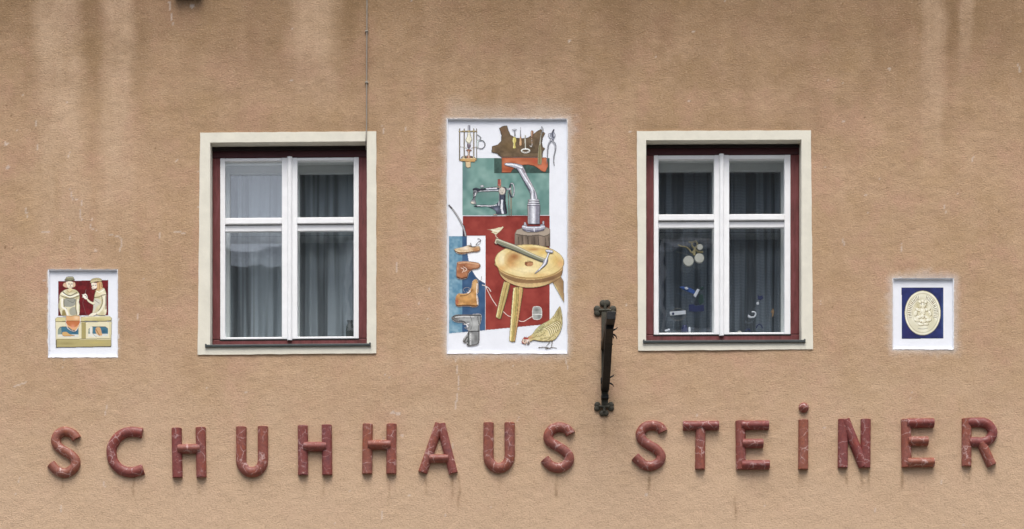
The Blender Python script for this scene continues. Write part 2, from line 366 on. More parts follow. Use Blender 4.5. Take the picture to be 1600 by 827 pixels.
def grid_object(name, XX, ZZ, Y, keep, colr, attr, mat, parent):
    h, w_ = XX.shape
    q = np.argwhere(keep); i, j = q[:, 0], q[:, 1]
    f = np.stack([i * w_ + j, i * w_ + j + 1, (i + 1) * w_ + j + 1, (i + 1) * w_ + j], 1)
    used = np.unique(f); mp = np.full(h * w_, -1); mp[used] = np.arange(len(used)); f = mp[f]
    co_ = np.stack([XX.ravel(), Y.ravel(), ZZ.ravel()], 1)[used]
    me = bpy.data.meshes.new(name); me.vertices.add(len(co_)); me.vertices.foreach_set('co', co_.astype(np.float32).ravel())
    me.loops.add(f.size); me.loops.foreach_set('vertex_index', f.astype(np.int32).ravel())
    me.polygons.add(len(f)); me.polygons.foreach_set('loop_start', np.arange(0, f.size, 4, dtype=np.int32))
    me.update(calc_edges=True); me.validate()
    at = me.attributes.new(attr, 'FLOAT_COLOR', 'POINT')
    c4 = np.concatenate([colr.reshape(-1, 3)[used], np.ones((len(used), 1))], 1)
    at.data.foreach_set('color', c4.astype(np.float32).ravel())
    me.materials.append(mat); me.shade_smooth()
    o = bpy.data.objects.new(name, me); COL.objects.link(o)
    if parent: o.parent = parent; o.location = -parent.location
    return o
fine_reg = (np.abs(X) < 4.55) & (Z > 3.35) & (Z < 8.35)
relief = (.0025 * vnoise(U, V, 60, 60, 6) + .0012 * vnoise(U, V, 12, 12, 7) + .0011 * vnoise(U, V, 5, 4, 8)) * fine_reg
Xc = (X[:-1, :-1] + X[1:, 1:]) / 2 / PXM + 800; Vc = HOR - ((Z[:-1, :-1] + Z[1:, 1:]) / 2 - EYE) / PXM
keep = np.ones_like(Xc, bool)
for (u0, v0, u1, v1) in holes: keep &= ~((Xc > u0) & (Xc < u1) & (Vc > v0) & (Vc < v1))
for (u0, v0, u1, v1) in holes:                                # flush at the openings
    dx = np.maximum(np.maximum(u0 - U, U - u1), 0); dy = np.maximum(np.maximum(v0 - V, V - v1), 0)
    relief = relief * sstep(0, 8, np.hypot(dx, dy))
wall = grid_object("wall", X, Z, relief, keep, np.stack([np.clip(light, 0, 1), np.clip(dark, 0, 1), np.clip(spray, 0, 1)], -1), "weather_and_shade", M['plaster'], HOUSE)

# unseen roof overhang added high up to shade the wall top, far gable ends, back of the house
mb = MB(); mb.box(-11, 11, -.75, .5, 10.75, 10.95); mb.build("shade_eaves", M['brown'], HOUSE)
mb = MB()
mb.add([(-11, -.8, 10.96), (11, -.8, 10.96), (11, 4.5, 15), (-11, 4.5, 15)], [(0, 1, 2, 3)])
mb.add([(-11, 9.8, 10.96), (11, 9.8, 10.96), (11, 4.52, 15), (-11, 4.52, 15)], [(3, 2, 1, 0)]); mb.build("roof", M['roof'], HOUSE)
mb = MB(); mb.box(-11, -10.8, .01, 9, 0, 10.74); mb.build("side_wall", M['facade2'], HOUSE)
mb = MB(); mb.box(10.8, 11, .01, 9, 0, 10.74); mb.build("side_wall", M['facade2'], HOUSE)
mb = MB(); mb.box(-10.79, 10.79, 8.8, 9, 0, 10.74); mb.build("back_wall", M['facade2'], HOUSE)
# underside of a small wooden bracket that just reaches into the top of the frame
br = empty("wooden_bracket", P(293, -20)); tag(br, "brown wooden bracket end at the top edge above the left window", "bracket")
x0, _, z0 = P(271.5, -8.6, -.06); x1 = P(314.5, 0, -.06)[0]
mb = MB(); mb.box(x0, x1, -.06, -.001, z0, z0 + .12); mb.build("bracket_block", M['brown'], br, bevel=.004)
mb = MB(); mb.box(x0 - .02, x1 + .02, -.10, -.001, z0 + .122, z0 + .16); mb.build("bracket_board", M['brown'], br, bevel=.004)

# ------------------------------------------------------------------ windows
def rect_pts(u0, v0, u1, v1, y):
    a_ = P(u0, v1, y); b_ = P(u1, v0, y); return a_[0], b_[0], a_[2], b_[2]
def bar(mb, u0, v0, u1, v1, y0, y1):
    """a straight member whose front face covers those columns/rows, running back square"""
    x0, x1, z0, z1 = rect_pts(u0, v0, u1, v1, y0); mb.box(x0, x1, y0, y1, z0, z1)
WOBJ = {}
def window(W, label):
    root = empty("window", P(W['uc'], 541), HOUSE); root['label'] = label
    def shear(p): return (p[0], p[1], p[2] - W['k'] * (p[0] - P(W['uc'], 0)[0]))
    def part(mb, name, m, **kw): return mb.build(name, m, root, fn=shear, **kw)
    u0, v0, u1, v1 = W['op']; YF = .10
    # cream plaster surround (outer corners as they stand, slightly out of square), 9 mm proud, returning into the opening
    o = [P(*q) for q in W['out']]; k = W['k']; xc = P(W['uc'], 0)[0]
    o = [(q[0], q[2] + k * (q[0] - xc)) for q in o]
    x0, x1, z0, z1 = rect_pts(u0, v0, u1, v1, 0.0)
    i_ = [(x0, z1), (x1, z1), (x1, z0), (x0, z0)]
    mb = MB()
    def many(c4, amp, seed):
        rj = np.random.default_rng(seed); out_ = []
        for a_ in range(4):
            p_, q_ = c4[a_], c4[(a_ + 1) % 4]
            for t in range(24):
                f = t / 24; jj = rj.uniform(-amp, amp, 2) if t else (0, 0)
                out_.append((p_[0] + (q_[0] - p_[0]) * f + jj[0], p_[1] + (q_[1] - p_[1]) * f + jj[1]))
        return out_
    o = many(o, .0016, int(W['uc'])); i_ = many(i_, .0007, 9)
    for a_ in range(96):
        b_ = (a_ + 1) % 96
        mb.add([(o[a_][0], -.009, o[a_][1]), (o[b_][0], -.009, o[b_][1]), (i_[b_][0], -.009, i_[b_][1]), (i_[a_][0], -.009, i_[a_][1])], [(0, 1, 2, 3)])
        mb.add([(o[a_][0], -.009, o[a_][1]), (o[b_][0], -.009, o[b_][1]), (o[b_][0], .02, o[b_][1]), (o[a_][0], .02, o[a_][1])], [(0, 1, 2, 3)])
        mb.add([(i_[a_][0], -.009, i_[a_][1]), (i_[b_][0], -.009, i_[b_][1]), (i_[b_][0], .16, i_[b_][1]), (i_[a_][0], .16, i_[a_][1])], [(0, 1, 2, 3)])
    s = part(mb, "surround", M['cream'])
    s.modifiers.new("weld", 'WELD').merge_threshold = .0005
    # red outer frame at the back of the reveal
    a0, b0, a1, b1 = W['sash']
    fx0, fx1, fz0, fz1 = x0 + .001, x1 - .001, P(0, W['sill'][2], YF)[2] - .03, z1 - .001
    sx0, sx1, sz0, sz1 = rect_pts(a0, b0, a1, b1, YF)
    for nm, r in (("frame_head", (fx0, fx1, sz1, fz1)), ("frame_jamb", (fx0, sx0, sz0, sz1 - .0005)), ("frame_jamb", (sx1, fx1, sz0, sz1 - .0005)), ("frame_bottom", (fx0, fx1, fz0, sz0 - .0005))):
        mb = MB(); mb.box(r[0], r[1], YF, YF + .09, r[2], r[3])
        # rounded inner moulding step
        part(mb, nm, M['oxblood_shaded' if nm == 'frame_head' else 'oxblood'], bevel=.006)
    mb = MB(); mb.box(fx0, fx1, YF - .014, YF + .001, sz1 + .052, fz1 - .0005); part(mb, "head_shade_strip", M['head_shade'], bevel=.005)  # dark strip standing in for the lintel's shadow
    # dark backing behind the joint between sash and frame
    mb = MB(); bar(mb, a0 - .8, b1 - .2, a1 + .8, b1 + 1.9, YF - .002, YF + .03); part(mb, "bottom_gap", M['dark'])
    # white casements: stiles, rails and transoms of the outer pair
    YS = YF - .004
    def casement(g0, g1, s0, s1):
        mb = MB(); bar(mb, s0, b0, g0, b1, YS, YS + .05); part(mb, "stile", M['white'], bevel=.004)
        mb = MB(); bar(mb, g1, b0, s1, b1, YS, YS + .05); part(mb, "stile", M['white'], bevel=.004)
        for nm, r0, r1 in (("top_rail", b0, W['g_top']), ("transom", W['tr'][0], W['tr'][1]), ("bottom_rail", W['g_bot'], b1)):
            mb = MB(); bar(mb, g0 + .02, r0 + (.3 if nm != "transom" else 0), g1 - .02, r1, YS + (.002 if nm != "transom" else -.006), YS + .048); part(mb, nm, M['white'], bevel=.004)
        mb = MB(); bar(mb, g0 + .05, W['tr'][1] + 2.4, g1 - .05, W['tr'][1] + 12, YS + .014, YS + .046); part(mb, "lower_rail", M['white'], bevel=.004)
        mb = MB(); bar(mb, g0 + .05, W['tr'][1] - .5, g1 - .05, W['tr'][1] + 3, YS + .03, YS + .045); part(mb, "rail_shade_strip", M['dark'])  # dark strip in place of the shade under the transom
        for q0, q1 in ((W['g_top'], W['tr'][0]), (W['tr'][1], W['g_bot'])):
            mb = MB(); x0_, x1_, z0_, z1_ = rect_pts(g0 - 1, q0 - 1, g1 + 1, q1 + 1, YS + .03)
            mb.add([(x0_, YS + .03, z0_), (x1_, YS + .03, z0_), (x1_, YS + .03, z1_), (x0_, YS + .03, z1_)], [(0, 1, 2, 3)])
            part(mb, "pane", M['glass'])
    sx = (W['ast'][0] + W['ast'][1]) / 2
    casement(W['gl'][0], W['gl'][1], a0, sx - .3); casement(W['gr'][0], W['gr'][1], sx + .3, a1)
    # astragal: rounded cover strip between the two casements, a little taller than they are
    xa, xb, za, zb = rect_pts(W['ast'][0], b0 - 2, W['ast'][1], b1 + 1.2, YS - .02)
    mb = MB(); n_ = 8; pr = [(xa + (xb - xa) * (1 - math.cos(math.pi * t / n_)) / 2, YS - .001 - .022 * math.sin(math.pi * t / n_) ** .7) for t in range(n_ + 1)]
    mb.add([(x, y, za) for x, y in pr] + [(x, y, zb) for x, y in pr], [(t, t + 1, t + n_ + 2, t + n_ + 1) for t in range(n_)] + [tuple(range(n_ + 1)), tuple(range(2 * n_ + 1, n_, -1))])
    part(mb, "astragal", M['white'], smooth=40)
    # inner window of the box casement, 0.2 m further in, and the lining between
    YI = YF + .15; ox, oz = 0, 0
    ix0, ix1, iz0, iz1 = sx0 + .012, sx1 - .012, sz0 + .01, sz1 - .012
    mb = MB()
    for r in ((ix0 - .03, ix0, iz0, iz1), (ix1, ix1 + .03, iz0, iz1)): mb.box(r[0], r[1], YF + .052, YI + .2, r[2], r[3])
    mb.box(ix0 - .03, ix1 + .03, YF + .052, YI + .2, iz1, iz1 + .03); mb.box(ix0 - .03, ix1 + .03, YF + .052, YI + .2, iz0 - .03, iz0)
    part(mb, "box_lining", M['inner_white'])
    mid = (sx0 + sx1) / 2; hw = .062
    zt0, zt1 = P(0, W['tr'][1], YS)[2] - .006, P(0, W['tr'][0], YS)[2] + .006
    zt0 -= .0; 
    gx = [(ix0 + .04, mid - hw), (mid + hw, ix1 - .04)]
    mb = MB()
    mb.box(ix0 + .001, ix0 + .04, YI, YI + .045, iz0 + .001, iz1 - .001); mb.box(ix1 - .04, ix1 - .001, YI, YI + .045, iz0 + .001, iz1 - .001)
    mb.box(mid - hw, mid + hw, YI + .001, YI + .046, iz0 + .001, iz1 - .001)
    for g in gx:
        mb.box(g[0], g[1], YI + .002, YI + .044, iz1 - .06, iz1 - .002); mb.box(g[0], g[1], YI + .002, YI + .044, zt0, zt1); mb.box(g[0], g[1], YI + .002, YI + .044, iz0 + .002, iz0 + .045)
    part(mb, "inner_frame", M['inner_white'])
    for gi, g in enumerate(gx):
        for (q0, q1) in ((zt1, iz1 - .06), (iz0 + .045, zt0)):
            mb = MB(); nn = 8; tl = W.get('tilt', 0) if gi == 0 else 0; vs_ = []
            for a_ in range(nn + 1):
                for b_ in range(nn + 1):
                    fx, fz = b_ / nn, a_ / nn; hgt = q1 - q0
                    vs_.append((g[0] + (g[1] - g[0]) * fx, YI + .02 + tl * hgt * (fz - .5) + .0016 * (1 - (2 * fx - 1) ** 2), q0 + hgt * fz))
            mb.add(vs_, [(a_ * (nn + 1) + b_, a_ * (nn + 1) + b_ + 1, (a_ + 1) * (nn + 1) + b_ + 1, (a_ + 1) * (nn + 1) + b_) for a_ in range(nn) for b_ in range(nn)])
            part(mb, "inner_pane", M['glass'], smooth=180)
    # dark metal sill with upturned ends
    s0, s1, t0, t1 = W['sill']
    mb = MB(); xa, xb, zb, zt = rect_pts(s0, t0 + .4, s1, t1 - .2, -.024)
    mb.box(xa, xb, -.024, YF + .001, zb, zt); part(mb, "sill", M['sill'], bevel=.003)
    for xe in (xa, xb):
        mb = MB(); mb.box(xe - .006, xe + .006, -.026, -.0105, zb - .002, zt + .006); part(mb, "sill_end", M['sill'], bevel=.002)
    # room behind
    mb = MB(); rx0, rx1, rz0, rz1 = ix0 - .5, ix1 + .5, iz0 - .6, iz1 + .5
    mb.add([(rx0, YI + .22, rz0), (rx1, YI + .22, rz0), (rx1, YI + .22, rz1), (rx0, YI + .22, rz1), (rx0, 3, rz0), (rx1, 3, rz0), (rx1, 3, rz1), (rx0, 3, rz1)],
           [(4, 5, 6, 7), (0, 1, 5, 4), (3, 2, 6, 7), (0, 3, 7, 4), (1, 2, 6, 5)])
    mb.add([(ix0 - .029, YI + .2, iz0 - .029), (ix1 + .029, YI + .2, iz0 - .029), (ix1 + .029, YI + .2, iz1 + .029), (ix0 - .029, YI + .2, iz1 + .029), (rx0, YI + .22, rz0), (rx1, YI + .22, rz0), (rx1, YI + .22, rz1), (rx0, YI + .22, rz1)],
           [(0, 1, 5, 4), (1, 2, 6, 5), (2, 3, 7, 6), (3, 0, 4, 7)])
    part(mb, "room", M['room'])
    return dict(ix0=ix0, ix1=ix1, iz0=iz0, iz1=iz1, YI=YI, mid=mid, shear=shear)
WOBJ['l'] = window(WINS['l'], "red framed casement window with pale plain voile curtains and empty panes")
WOBJ['r'] = window(WINS['r'], "red framed casement window with small ornaments hanging behind its lower panes")

def curtain(I, x0, x1, z0, z1, y, amp, period, seed, mat, label, group=None, flat=0):
    n_ = 260; xs = np.linspace(x0, x1, n_); r = np.random.default_rng(seed)
    ph = np.cumsum(r.uniform(.55, 1.5, n_)) * (x1 - x0) / n_ / period * 2 * math.pi
    prof = np.sin(ph) * .7 + .45 * np.sin(ph * .43 + r.uniform(0, 6)) + .25 * np.sin(ph * 2.3 + 1)
    mb = MB(); rows = 14; vs = []
    for k in range(rows + 1):
        t = k / rows; z = z1 + (z0 - z1) * t
        a_ = amp * (.55 + .45 * t)
        for i in range(n_): vs.append((xs[i] + .006 * math.sin(ph[i] * .37 + t * 2), y + a_ * prof[i], z))
    mb.add(vs, [(k * n_ + i, k * n_ + i + 1, (k + 1) * n_ + i + 1, (k + 1) * n_ + i) for k in range(rows) for i in range(n_ - 1)])
    o = mb.build("curtain", mat, None, smooth=180, fn=I['shear'])
    return tag(o, label, "curtain", group)
I = WOBJ['l']; y = I['YI'] + .11
curtain(I, I['ix0'] + .005, I['mid'] + .02, I['iz0'] + .005, I['iz1'] - .004, y, .024, .13, 3, M['voile'], "grey voile curtain behind the left casement of the window without ornaments")
curtain(I, I['mid'] + .025, I['ix1'] - .005, I['iz0'] + .005, I['iz1'] - .004, y, .026, .16, 8, M['voile'], "grey voile curtain with broad folds behind the right casement of the window without ornaments")
I = WOBJ['r']; y = I['YI'] + .11
curtain(I, I['ix0'] + .005, I['mid'] + .02, I['iz0'] + .005, I['iz1'] - .004, y, .013, .075, 13, M['net'], "dark ribbed net curtain behind the hanging mouse ornament")
curtain(I, I['mid'] + .025, I['ix1'] - .005, I['iz0'] + .005, I['iz1'] - .004, y, .013, .07, 18, M['net'], "dark ribbed net curtain behind the white hook ornament")

# ------------------------------------------------------------------ raised ceramic letters
def half_tube(mb, path, r, depth, y0=-.001, n=12):
    """half-round moulding lying on the wall along a path of (x, z)"""
    p = [Vector((q[0], q[1])) for q in path]; m = len(p); vs = []
    prof = [(-r, y0 + .004)] + [(-r * math.cos(math.pi * k / n), y0 - .006 - depth * math.sin(math.pi * k / n)) for k in range(n + 1)] + [(r, y0 + .004)]
    c = len(prof)
    for i in range(m):
        t = (p[min(i + 1, m - 1)] - p[max(i - 1, 0)]).normalized(); nrm = Vector((-t.y, t.x))
        for s_, y in prof: vs.append((p[i].x + nrm.x * s_, y, p[i].y + nrm.y * s_))
    fs = [(i * c + k, i * c + k + 1, (i + 1) * c + k + 1, (i + 1) * c + k) for i in range(m - 1) for k in range(c - 1)]
    fs += [tuple(range(c)), tuple(range(m * c - 1, (m - 1) * c - 1, -1))]
    mb.add(vs, fs)
ZA, ZB, ZC, ZD, ZE = (60, 640, 5.17), (350, 640, 5.17), (640, 640, 5.17), (970, 620, 4.594), (1280, 620, 4.594)
def S_(zm, pts): return ('stroke_curve', zm, pts)
GRP = "red marbled ceramic letters of the shop name"
LETTERS = [
 ("S", ZA, 39, [("curve", [(310, 236), (296, 212), (268, 189), (217, 175), (168, 193), (143, 240), (155, 288), (205, 330), (265, 366), (300, 410), (293, 462), (250, 500), (205, 510), (150, 488), (103, 438)])],
  "red marbled letter S at the far left, below the picture of two cobblers"),
 ("C", ZA, 41, [("curve", [(842, 189), (770, 178), (700, 188), (640, 228), (601, 290), (592, 345), (606, 415), (650, 470), (710, 500), (770, 503), (850, 480)])],
  "red marbled letter C, the only round open letter in the row"),
 ("H", ZA, 41, [("stem", [(1117, 148), (1125, 548)]), ("stem", [(1312, 143), (1318, 546)]), ("bar", [(1130, 317), (1312, 315)])],
  "red letter H standing alone right after the C, with a pale smooth crossbar"),
 ("U", ZB, 42, [("curve", [(140, 138), (140, 270), (140, 410), (155, 460), (190, 495), (228, 503), (268, 493), (303, 458), (315, 405), (315, 270), (315, 135)])],
  "red letter U under the window without ornaments, between two letters H"),
 ("H", ZB, 41, [("stem", [(637, 128), (640, 528)]), ("stem", [(830, 123), (835, 527)]), ("bar", [(645, 299), (830, 298)])],
  "red letter H right of the U below the left window's right half"),
 ("H", ZB, 41, [("stem", [(1161, 115), (1157, 518)]), ("stem", [(1354, 115), (1352, 518)]), ("bar", [(1165, 284), (1350, 283)])],
  "red letter H with whitened tops just left of the letter A"),
 ("A", ZC, 37, [("leg", [(243, 112), (105, 508)]), ("leg", [(252, 114), (354, 514)]), ("bar", [(160, 395), (315, 394)])],
  "red marbled letter A, the only letter with two slanted legs"),
 ("U", ZC, 42, [("curve", [(638, 105), (638, 250), (638, 380), (653, 430), (688, 462), (722, 470), (758, 460), (792, 427), (808, 375), (808, 250), (808, 105)])],
  "red letter U with pale veins below the tall tool picture, right of the A"),
 ("S", ZC, 40, [("curve", [(1300, 198), (1285, 172), (1255, 150), (1205, 140), (1150, 160), (1120, 210), (1135, 257), (1190, 292), (1250, 330), (1287, 375), (1281, 425), (1240, 460), (1190, 468), (1135, 448), (1090, 396)])],
  "red marbled letter S left of the black iron bracket, last of the first word"),
 ("S", ZD, 35, [("curve", [(302, 250), (288, 224), (258, 208), (215, 203), (168, 220), (141, 262), (155, 310), (205, 346), (255, 376), (287, 420), (275, 465), (235, 490), (205, 495), (160, 483), (102, 428)])],
  "red marbled letter S right of the black iron bracket, first of the second word"),
 ("T", ZD, 36, [("bar", [(445, 207), (702, 205)]), ("stem", [(572, 209), (568, 520)])],
  "red letter T below the left edge of the right window"),
 ("E", ZD, 36, [("stem", [(858, 171), (862, 521)]), ("bar", [(862, 204), (1060, 203)]), ("bar", [(870, 335), (1020, 334)]), ("bar", [(864, 488), (1065, 487)])],
  "red marbled letter E between the T and the dotted i"),
 ("i", ZD, 36, [("stem", [(1310, 164), (1308, 520)]), ("dot", [(1312, 76)])],
  "red small letter i with a round ball dot"),
 ("N", ZE, 36, [("stem", [(171, 160), (168, 508)]), ("stem", [(333, 160), (330, 508)]), ("diagonal", [(182, 164), (318, 500)])],
  "red plain letter N right of the dotted i"),
 ("E", ZE, 36, [("stem", [(622, 160), (626, 505)]), ("bar", [(626, 188), (820, 187)]), ("bar", [(634, 318), (778, 317)]), ("bar", [(628, 471), (822, 470)])],
  "red marbled letter E between the N and the R, below the seal picture"),
 ("R", ZE, 35, [("stem", [(1057, 155), (1056, 497)]), ("bowl", [(1062, 184), (1120, 183), (1172, 184), (1213, 202), (1243, 250), (1222, 303), (1172, 324), (1120, 323), (1076, 322)]), ("leg", [(1160, 328), (1237, 492)])],
  "red letter R at the far right end of the lettering"),
]
for (ch, zm, r, strokes, lab) in LETTERS:
    tp = lambda q: (zm[0] + q[0] / zm[2], zm[1] + q[1] / zm[2] + .8)
    allp = [tp(q) for s_ in strokes for q in s_[1]]
    cu = sum(p[0] for p in allp) / len(allp); bv_ = max(p[1] for p in allp)
    root = empty("sign_letter", P(cu, bv_)) if len(strokes) > 1 else None
    rr = r / zm[2] * PXM
    for k, (kind, pts) in enumerate(strokes):
        mb = MB(); q = [tp(p) for p in pts]
        if kind == "dot":
            c = P(q[0][0], q[0][1]); n_ = 10; R_ = rr * 1.02
            mb.lathe((c[0], 0, c[2]), [(R_, .003)] + [(R_ * math.cos(math.pi / 2 * t / n_), -.006 - R_ * 1.0 * math.sin(math.pi / 2 * t / n_)) for t in range(n_)] + [(.001, -.006 - R_)], n=22, axis='y')
        else:
            if kind in ("curve", "bowl"): q = spline(q, k=7)
            pp = [(P(u, v)[0], P(u, v)[2]) for u, v in q]
            cross = kind in ("bar", "diagonal", "leg")
            half_tube(mb, pp, rr * (.94 if kind == "bar" else 1.0), rr * (1.1 if kind == 'bar' else .78 if kind == 'stem' else .8) + .0012 * k, y0=-.001 - .0006 * k)
        nm = {"curve": "sign_letter", "stem": "stem", "bar": "crossbar", "dot": "dot", "leg": "leg", "diagonal": "diagonal", "bowl": "bowl"}[kind]
        o = mb.build(nm, M['glaze'], root, smooth=45, bevel=.003 if kind != "dot" else 0)
        top = root or o
    tag(top, lab, "letter", GRP)

# ------------------------------------------------------------------ wrought iron sign bracket
BK = empty("sign_bracket", P(945, 600)); tag(BK, "black wrought iron sign bracket with clover ends and an empty outreaching arm", "bracket")
def clover(cu, cv, r, up, name):
    mb = MB()
    for (du, dv) in ((-1.4, .1 * up), (1.4, .1 * up), (0, -1.28 * up)):
        c = P(cu + du * r, cv + dv * r)
        ang = math.atan2(-dv, du)
        for sgn in (-1, 1):                                    # every leaf is heart shaped: two domes side by side
            off = (math.cos(ang + math.pi / 2) * sgn * r * .34 * PXM, math.sin(ang + math.pi / 2) * sgn * r * .34 * PXM)
            R_ = r * .64 * PXM
            mb.lathe((c[0] + off[0], 0, c[2] + off[1]), [(R_, -.003), (R_ * 1.0, -.010), (R_ * .86, -.015), (R_ * .5, -.0185), (R_ * .2, -.0195)], n=16, axis='y')
        cc = P(cu, cv); mb.tube([(cc[0], -.014, cc[2]), (c[0] * .8 + cc[0] * .2, -.016, c[2] * .8 + cc[2] * .2)], .012, 8)
    return mb.build(name, M['iron_old'], BK, smooth=60)
clover(945.3, 485.5, 8.6, 1, "clover"); clover(943.8, 636.5, 7.6, -1, "clover")
x0, x1, z0, z1 = rect_pts(939.6, 487, 950.2, 634, 0)
mb = MB(); mb.box(x0, x1, -.02, -.002, z0, z1); mb.build("wall_bar", M['iron_old'], BK, bevel=.003)
xa = P(945.2, 0)[0]
# outreaching arm: flat bar on edge, slightly rising, root at the upper half of the bar
za = P(0, 548)[2]
mb = MB(); hw = .026
A0, A1 = Vector((xa, -.018, za)), Vector((xa + .002, -.90, za + .012))
for (p, q, h, wd, nm) in ((A0, A1, .06, .033, "arm"),):
    mb = MB()
    mb.hexa([(p.x - wd, p.y, p.z), (p.x + wd, p.y, p.z), (p.x + wd, p.y, p.z + h), (p.x - wd, p.y, p.z + h)],
            [(q.x - wd, q.y, q.z), (q.x + wd, q.y, q.z), (q.x + wd, q.y, q.z + h), (q.x - wd, q.y, q.z + h)])
    mb.build(nm, M['iron'], BK, bevel=.004)
# curved brace from the foot of the bar to the arm
zb = P(0, 610)[2]; bw = .029
curve = spline([(-.02, zb), (-.16, zb + .03), (-.36, zb + .12), (-.56, za - .06), (-.74, za - .002)], k=5)
mb = MB(); n_ = len(curve); vs_ = []
for y_, z_ in curve: vs_ += [(xa - bw, y_, z_ - .016), (xa + bw, y_, z_ - .016), (xa + bw, y_, z_ + .016), (xa - bw, y_, z_ + .016)]
mb.add(vs_, [(i * 4 + k, i * 4 + (k + 1) % 4, i * 4 + 4 + (k + 1) % 4, i * 4 + 4 + k) for i in range(n_ - 1) for k in range(4)] + [(0, 1, 2, 3), (n_ * 4 - 1, n_ * 4 - 2, n_ * 4 - 3, n_ * 4 - 4)])
mb.build("brace", M['iron'], BK, bevel=.003)
# collars on the bar and pierced plate near the foot
for (v0, v1, ex) in ((592, 600, 1.4), (604, 611, 1.0), (619, 625, .6)):
    x0, x1, z0, z1 = rect_pts(939.6 - ex, v0, 950.2 + ex, v1, 0); mb = MB(); mb.box(x0, x1, -.052, -.003, z0, z1); mb.build("collar", M['iron'], BK, bevel=.004)
# forged leaf scrolls curling off the arm and the brace
def leaf(y_, z_, side, ln, dz, nm="leaf_scroll"):
    mb = MB(); s = side
    pts = spline([(xa + s * .02, y_, z_), (xa + s * (.02 + ln * .45), y_ - .01, z_ + dz * .2), (xa + s * (.02 + ln * .8), y_ - .01, z_ + dz * .55), (xa + s * (.02 + ln), y_ - .005, z_ + dz)], k=5)
    mb.tube([tuple(p) for p in pts], .009, 6, r1=.002); mb.build(nm, M['iron'], BK, smooth=60)
leaf(-.62, za + .0, 1, .044, .025); leaf(-.60, za - .02, 1, .042, -.04); leaf(-.52, za - .01, 1, .022, -.03)
leaf(-.12, zb + .07, 1, .046, .026); leaf(-.12, zb + .03, 1, .042, -.03); leaf(-.4, za - .06, 1, .02, .015)
mb = MB(); mb.tube([(xa + .001, -.62, za + .0), (xa + .001, -.62, za - .035)], .02, 10); mb.build("hook_eye", M['iron'], BK, smooth=50)

# ------------------------------------------------------------------ cable running down to the left window
CB = empty("wall_cable", P(573, 100)); tag(CB, "thin grey cable running straight down the wall into the left window's corner", "cable")
top = P(573.2, -420); 
pts = [(P(573.6 - .5 * math.sin(v / 130.0), v)[0], -.011 - .002 * math.sin(v / 60.0), P(573, v)[2]) for v in range(-420, 204, 12)]
pts += [(P(572.9, 205)[0], -.018, P(573, 205)[2]), (P(572.4, 214)[0], -.019, P(573, 214)[2]), (P(572.1, 221)[0], -.017, P(573, 221)[2]), (P(571.6, 224)[0], .01, P(573, 224)[2]), (P(571, 228)[0], .09, P(571, 228)[2])]
mb = MB(); mb.tube(pts, .0042, 8); mb.build("cable", M['cable'], CB, smooth=60)
for v in (-200, -60, 50, 130):
    c = P(573, v); mb = MB(); mb.box(c[0] - .012, c[0] + .012, -.02, .002, c[2] - .006, c[2] + .006); mb.build("cable_clip", M['cable'], CB, bevel=.003)

# ------------------------------------------------------------------ small ornaments behind the right window's glass, a vase in the left window
def omat(name, c, rough=.5): return simple(name, tuple(q * .86 for q in c), rough, .08, 20, .05, .001)
OM = dict(pearl=omat("pearl_white", (222, 222, 210)), straw=omat("straw_yellow", (190, 178, 132)), white=omat("white_card", (226, 232, 240)), blue=omat("blue_card", (44, 86, 160)),
          navy=omat("navy_card", (22, 38, 88)), green=omat("dark_green_card", (28, 66, 62)), grey=omat("grey_wire", (120, 120, 116)), tan=omat("tan_card", (150, 120, 84)), dark=omat("smoky_ceramic", (70, 78, 76)))
YO = .185
def zp(zm): return lambda x, y, dy=0: P(zm[0] + x / zm[2], zm[1] + y / zm[2], YO + dy)
def disc(mb, c, r, th=.008, n=20): mb.lathe((c[0], c[1], c[2]), [(r * .9, -th), (r, -th * .5), (r, th * .5), (r * .9, th)], n=n, axis='y')
def plate(mb, pts, th=.008): mb.prism([(p[0], p[2]) for p in pts], pts[0][1] - th, pts[0][1] + th)
Q = zp((1000, 360, 4.471)); sc = PXM / 4.471
orn = empty("mouse_ornament", Q(375, 160)); tag(orn, "hanging mouse ornament with two round pearl white feet and a curled straw tail", "ornament")
for (x, y, r) in ((338, 217, 38), (414, 197, 35)):
    mb = MB(); disc(mb, Q(x, y), r * sc, .012); mb.build("foot_disc", OM['pearl'], orn, smooth=40)
mb = MB(); disc(mb, Q(418, 119, -.01), 22 * sc, .01); mb.build("ear_disc", OM['pearl'], orn, smooth=40)
mb = MB(); mb.tube([Q(*p) for p in spline([(266, 102), (290, 112), (322, 117), (345, 135), (358, 156)], k=4)], 5 * sc, 6); mb.build("tail", OM['straw'], orn, smooth=60)
mb = MB(); mb.tube([Q(382 + 20 * math.cos(t * .4), 100 + 22 * math.sin(t * .4)) for t in range(17)], 6 * sc, 6, cap=False)
mb.tube([Q(*p) for p in [(340, 80), (356, 86), (372, 80), (395, 76)]], 6 * sc, 6)
mb.tube([Q(*p) for p in [(365, 160), (385, 135), (405, 150), (440, 152)]], 8 * sc, 6); mb.tube([Q(*p) for p in [(378, 175), (382, 125)]], 9 * sc, 6); mb.build("body_curl", OM['straw'], orn, smooth=60)
orn = empty("bird_ornament", Q(345, 430)); tag(orn, "blue and white card bird hanging in the middle of the right window's lower left pane", "ornament")
mb = MB(); plate(mb, [Q(*p) for p in [(276, 398), (300, 394), (345, 402), (385, 425), (378, 445), (340, 432), (300, 412)]]); mb.build("bird_body", OM['blue'], orn)
mb = MB(); plate(mb, [Q(p[0], p[1], -.012) for p in [(372, 455), (400, 410), (416, 418), (388, 470)]]); mb.build("bird_wing", OM['white'], orn)
mb = MB(); plate(mb, [Q(p[0], p[1], -.012) for p in [(310, 402), (325, 396), (338, 410), (322, 416)]]); mb.build("bird_head", OM['white'], orn)
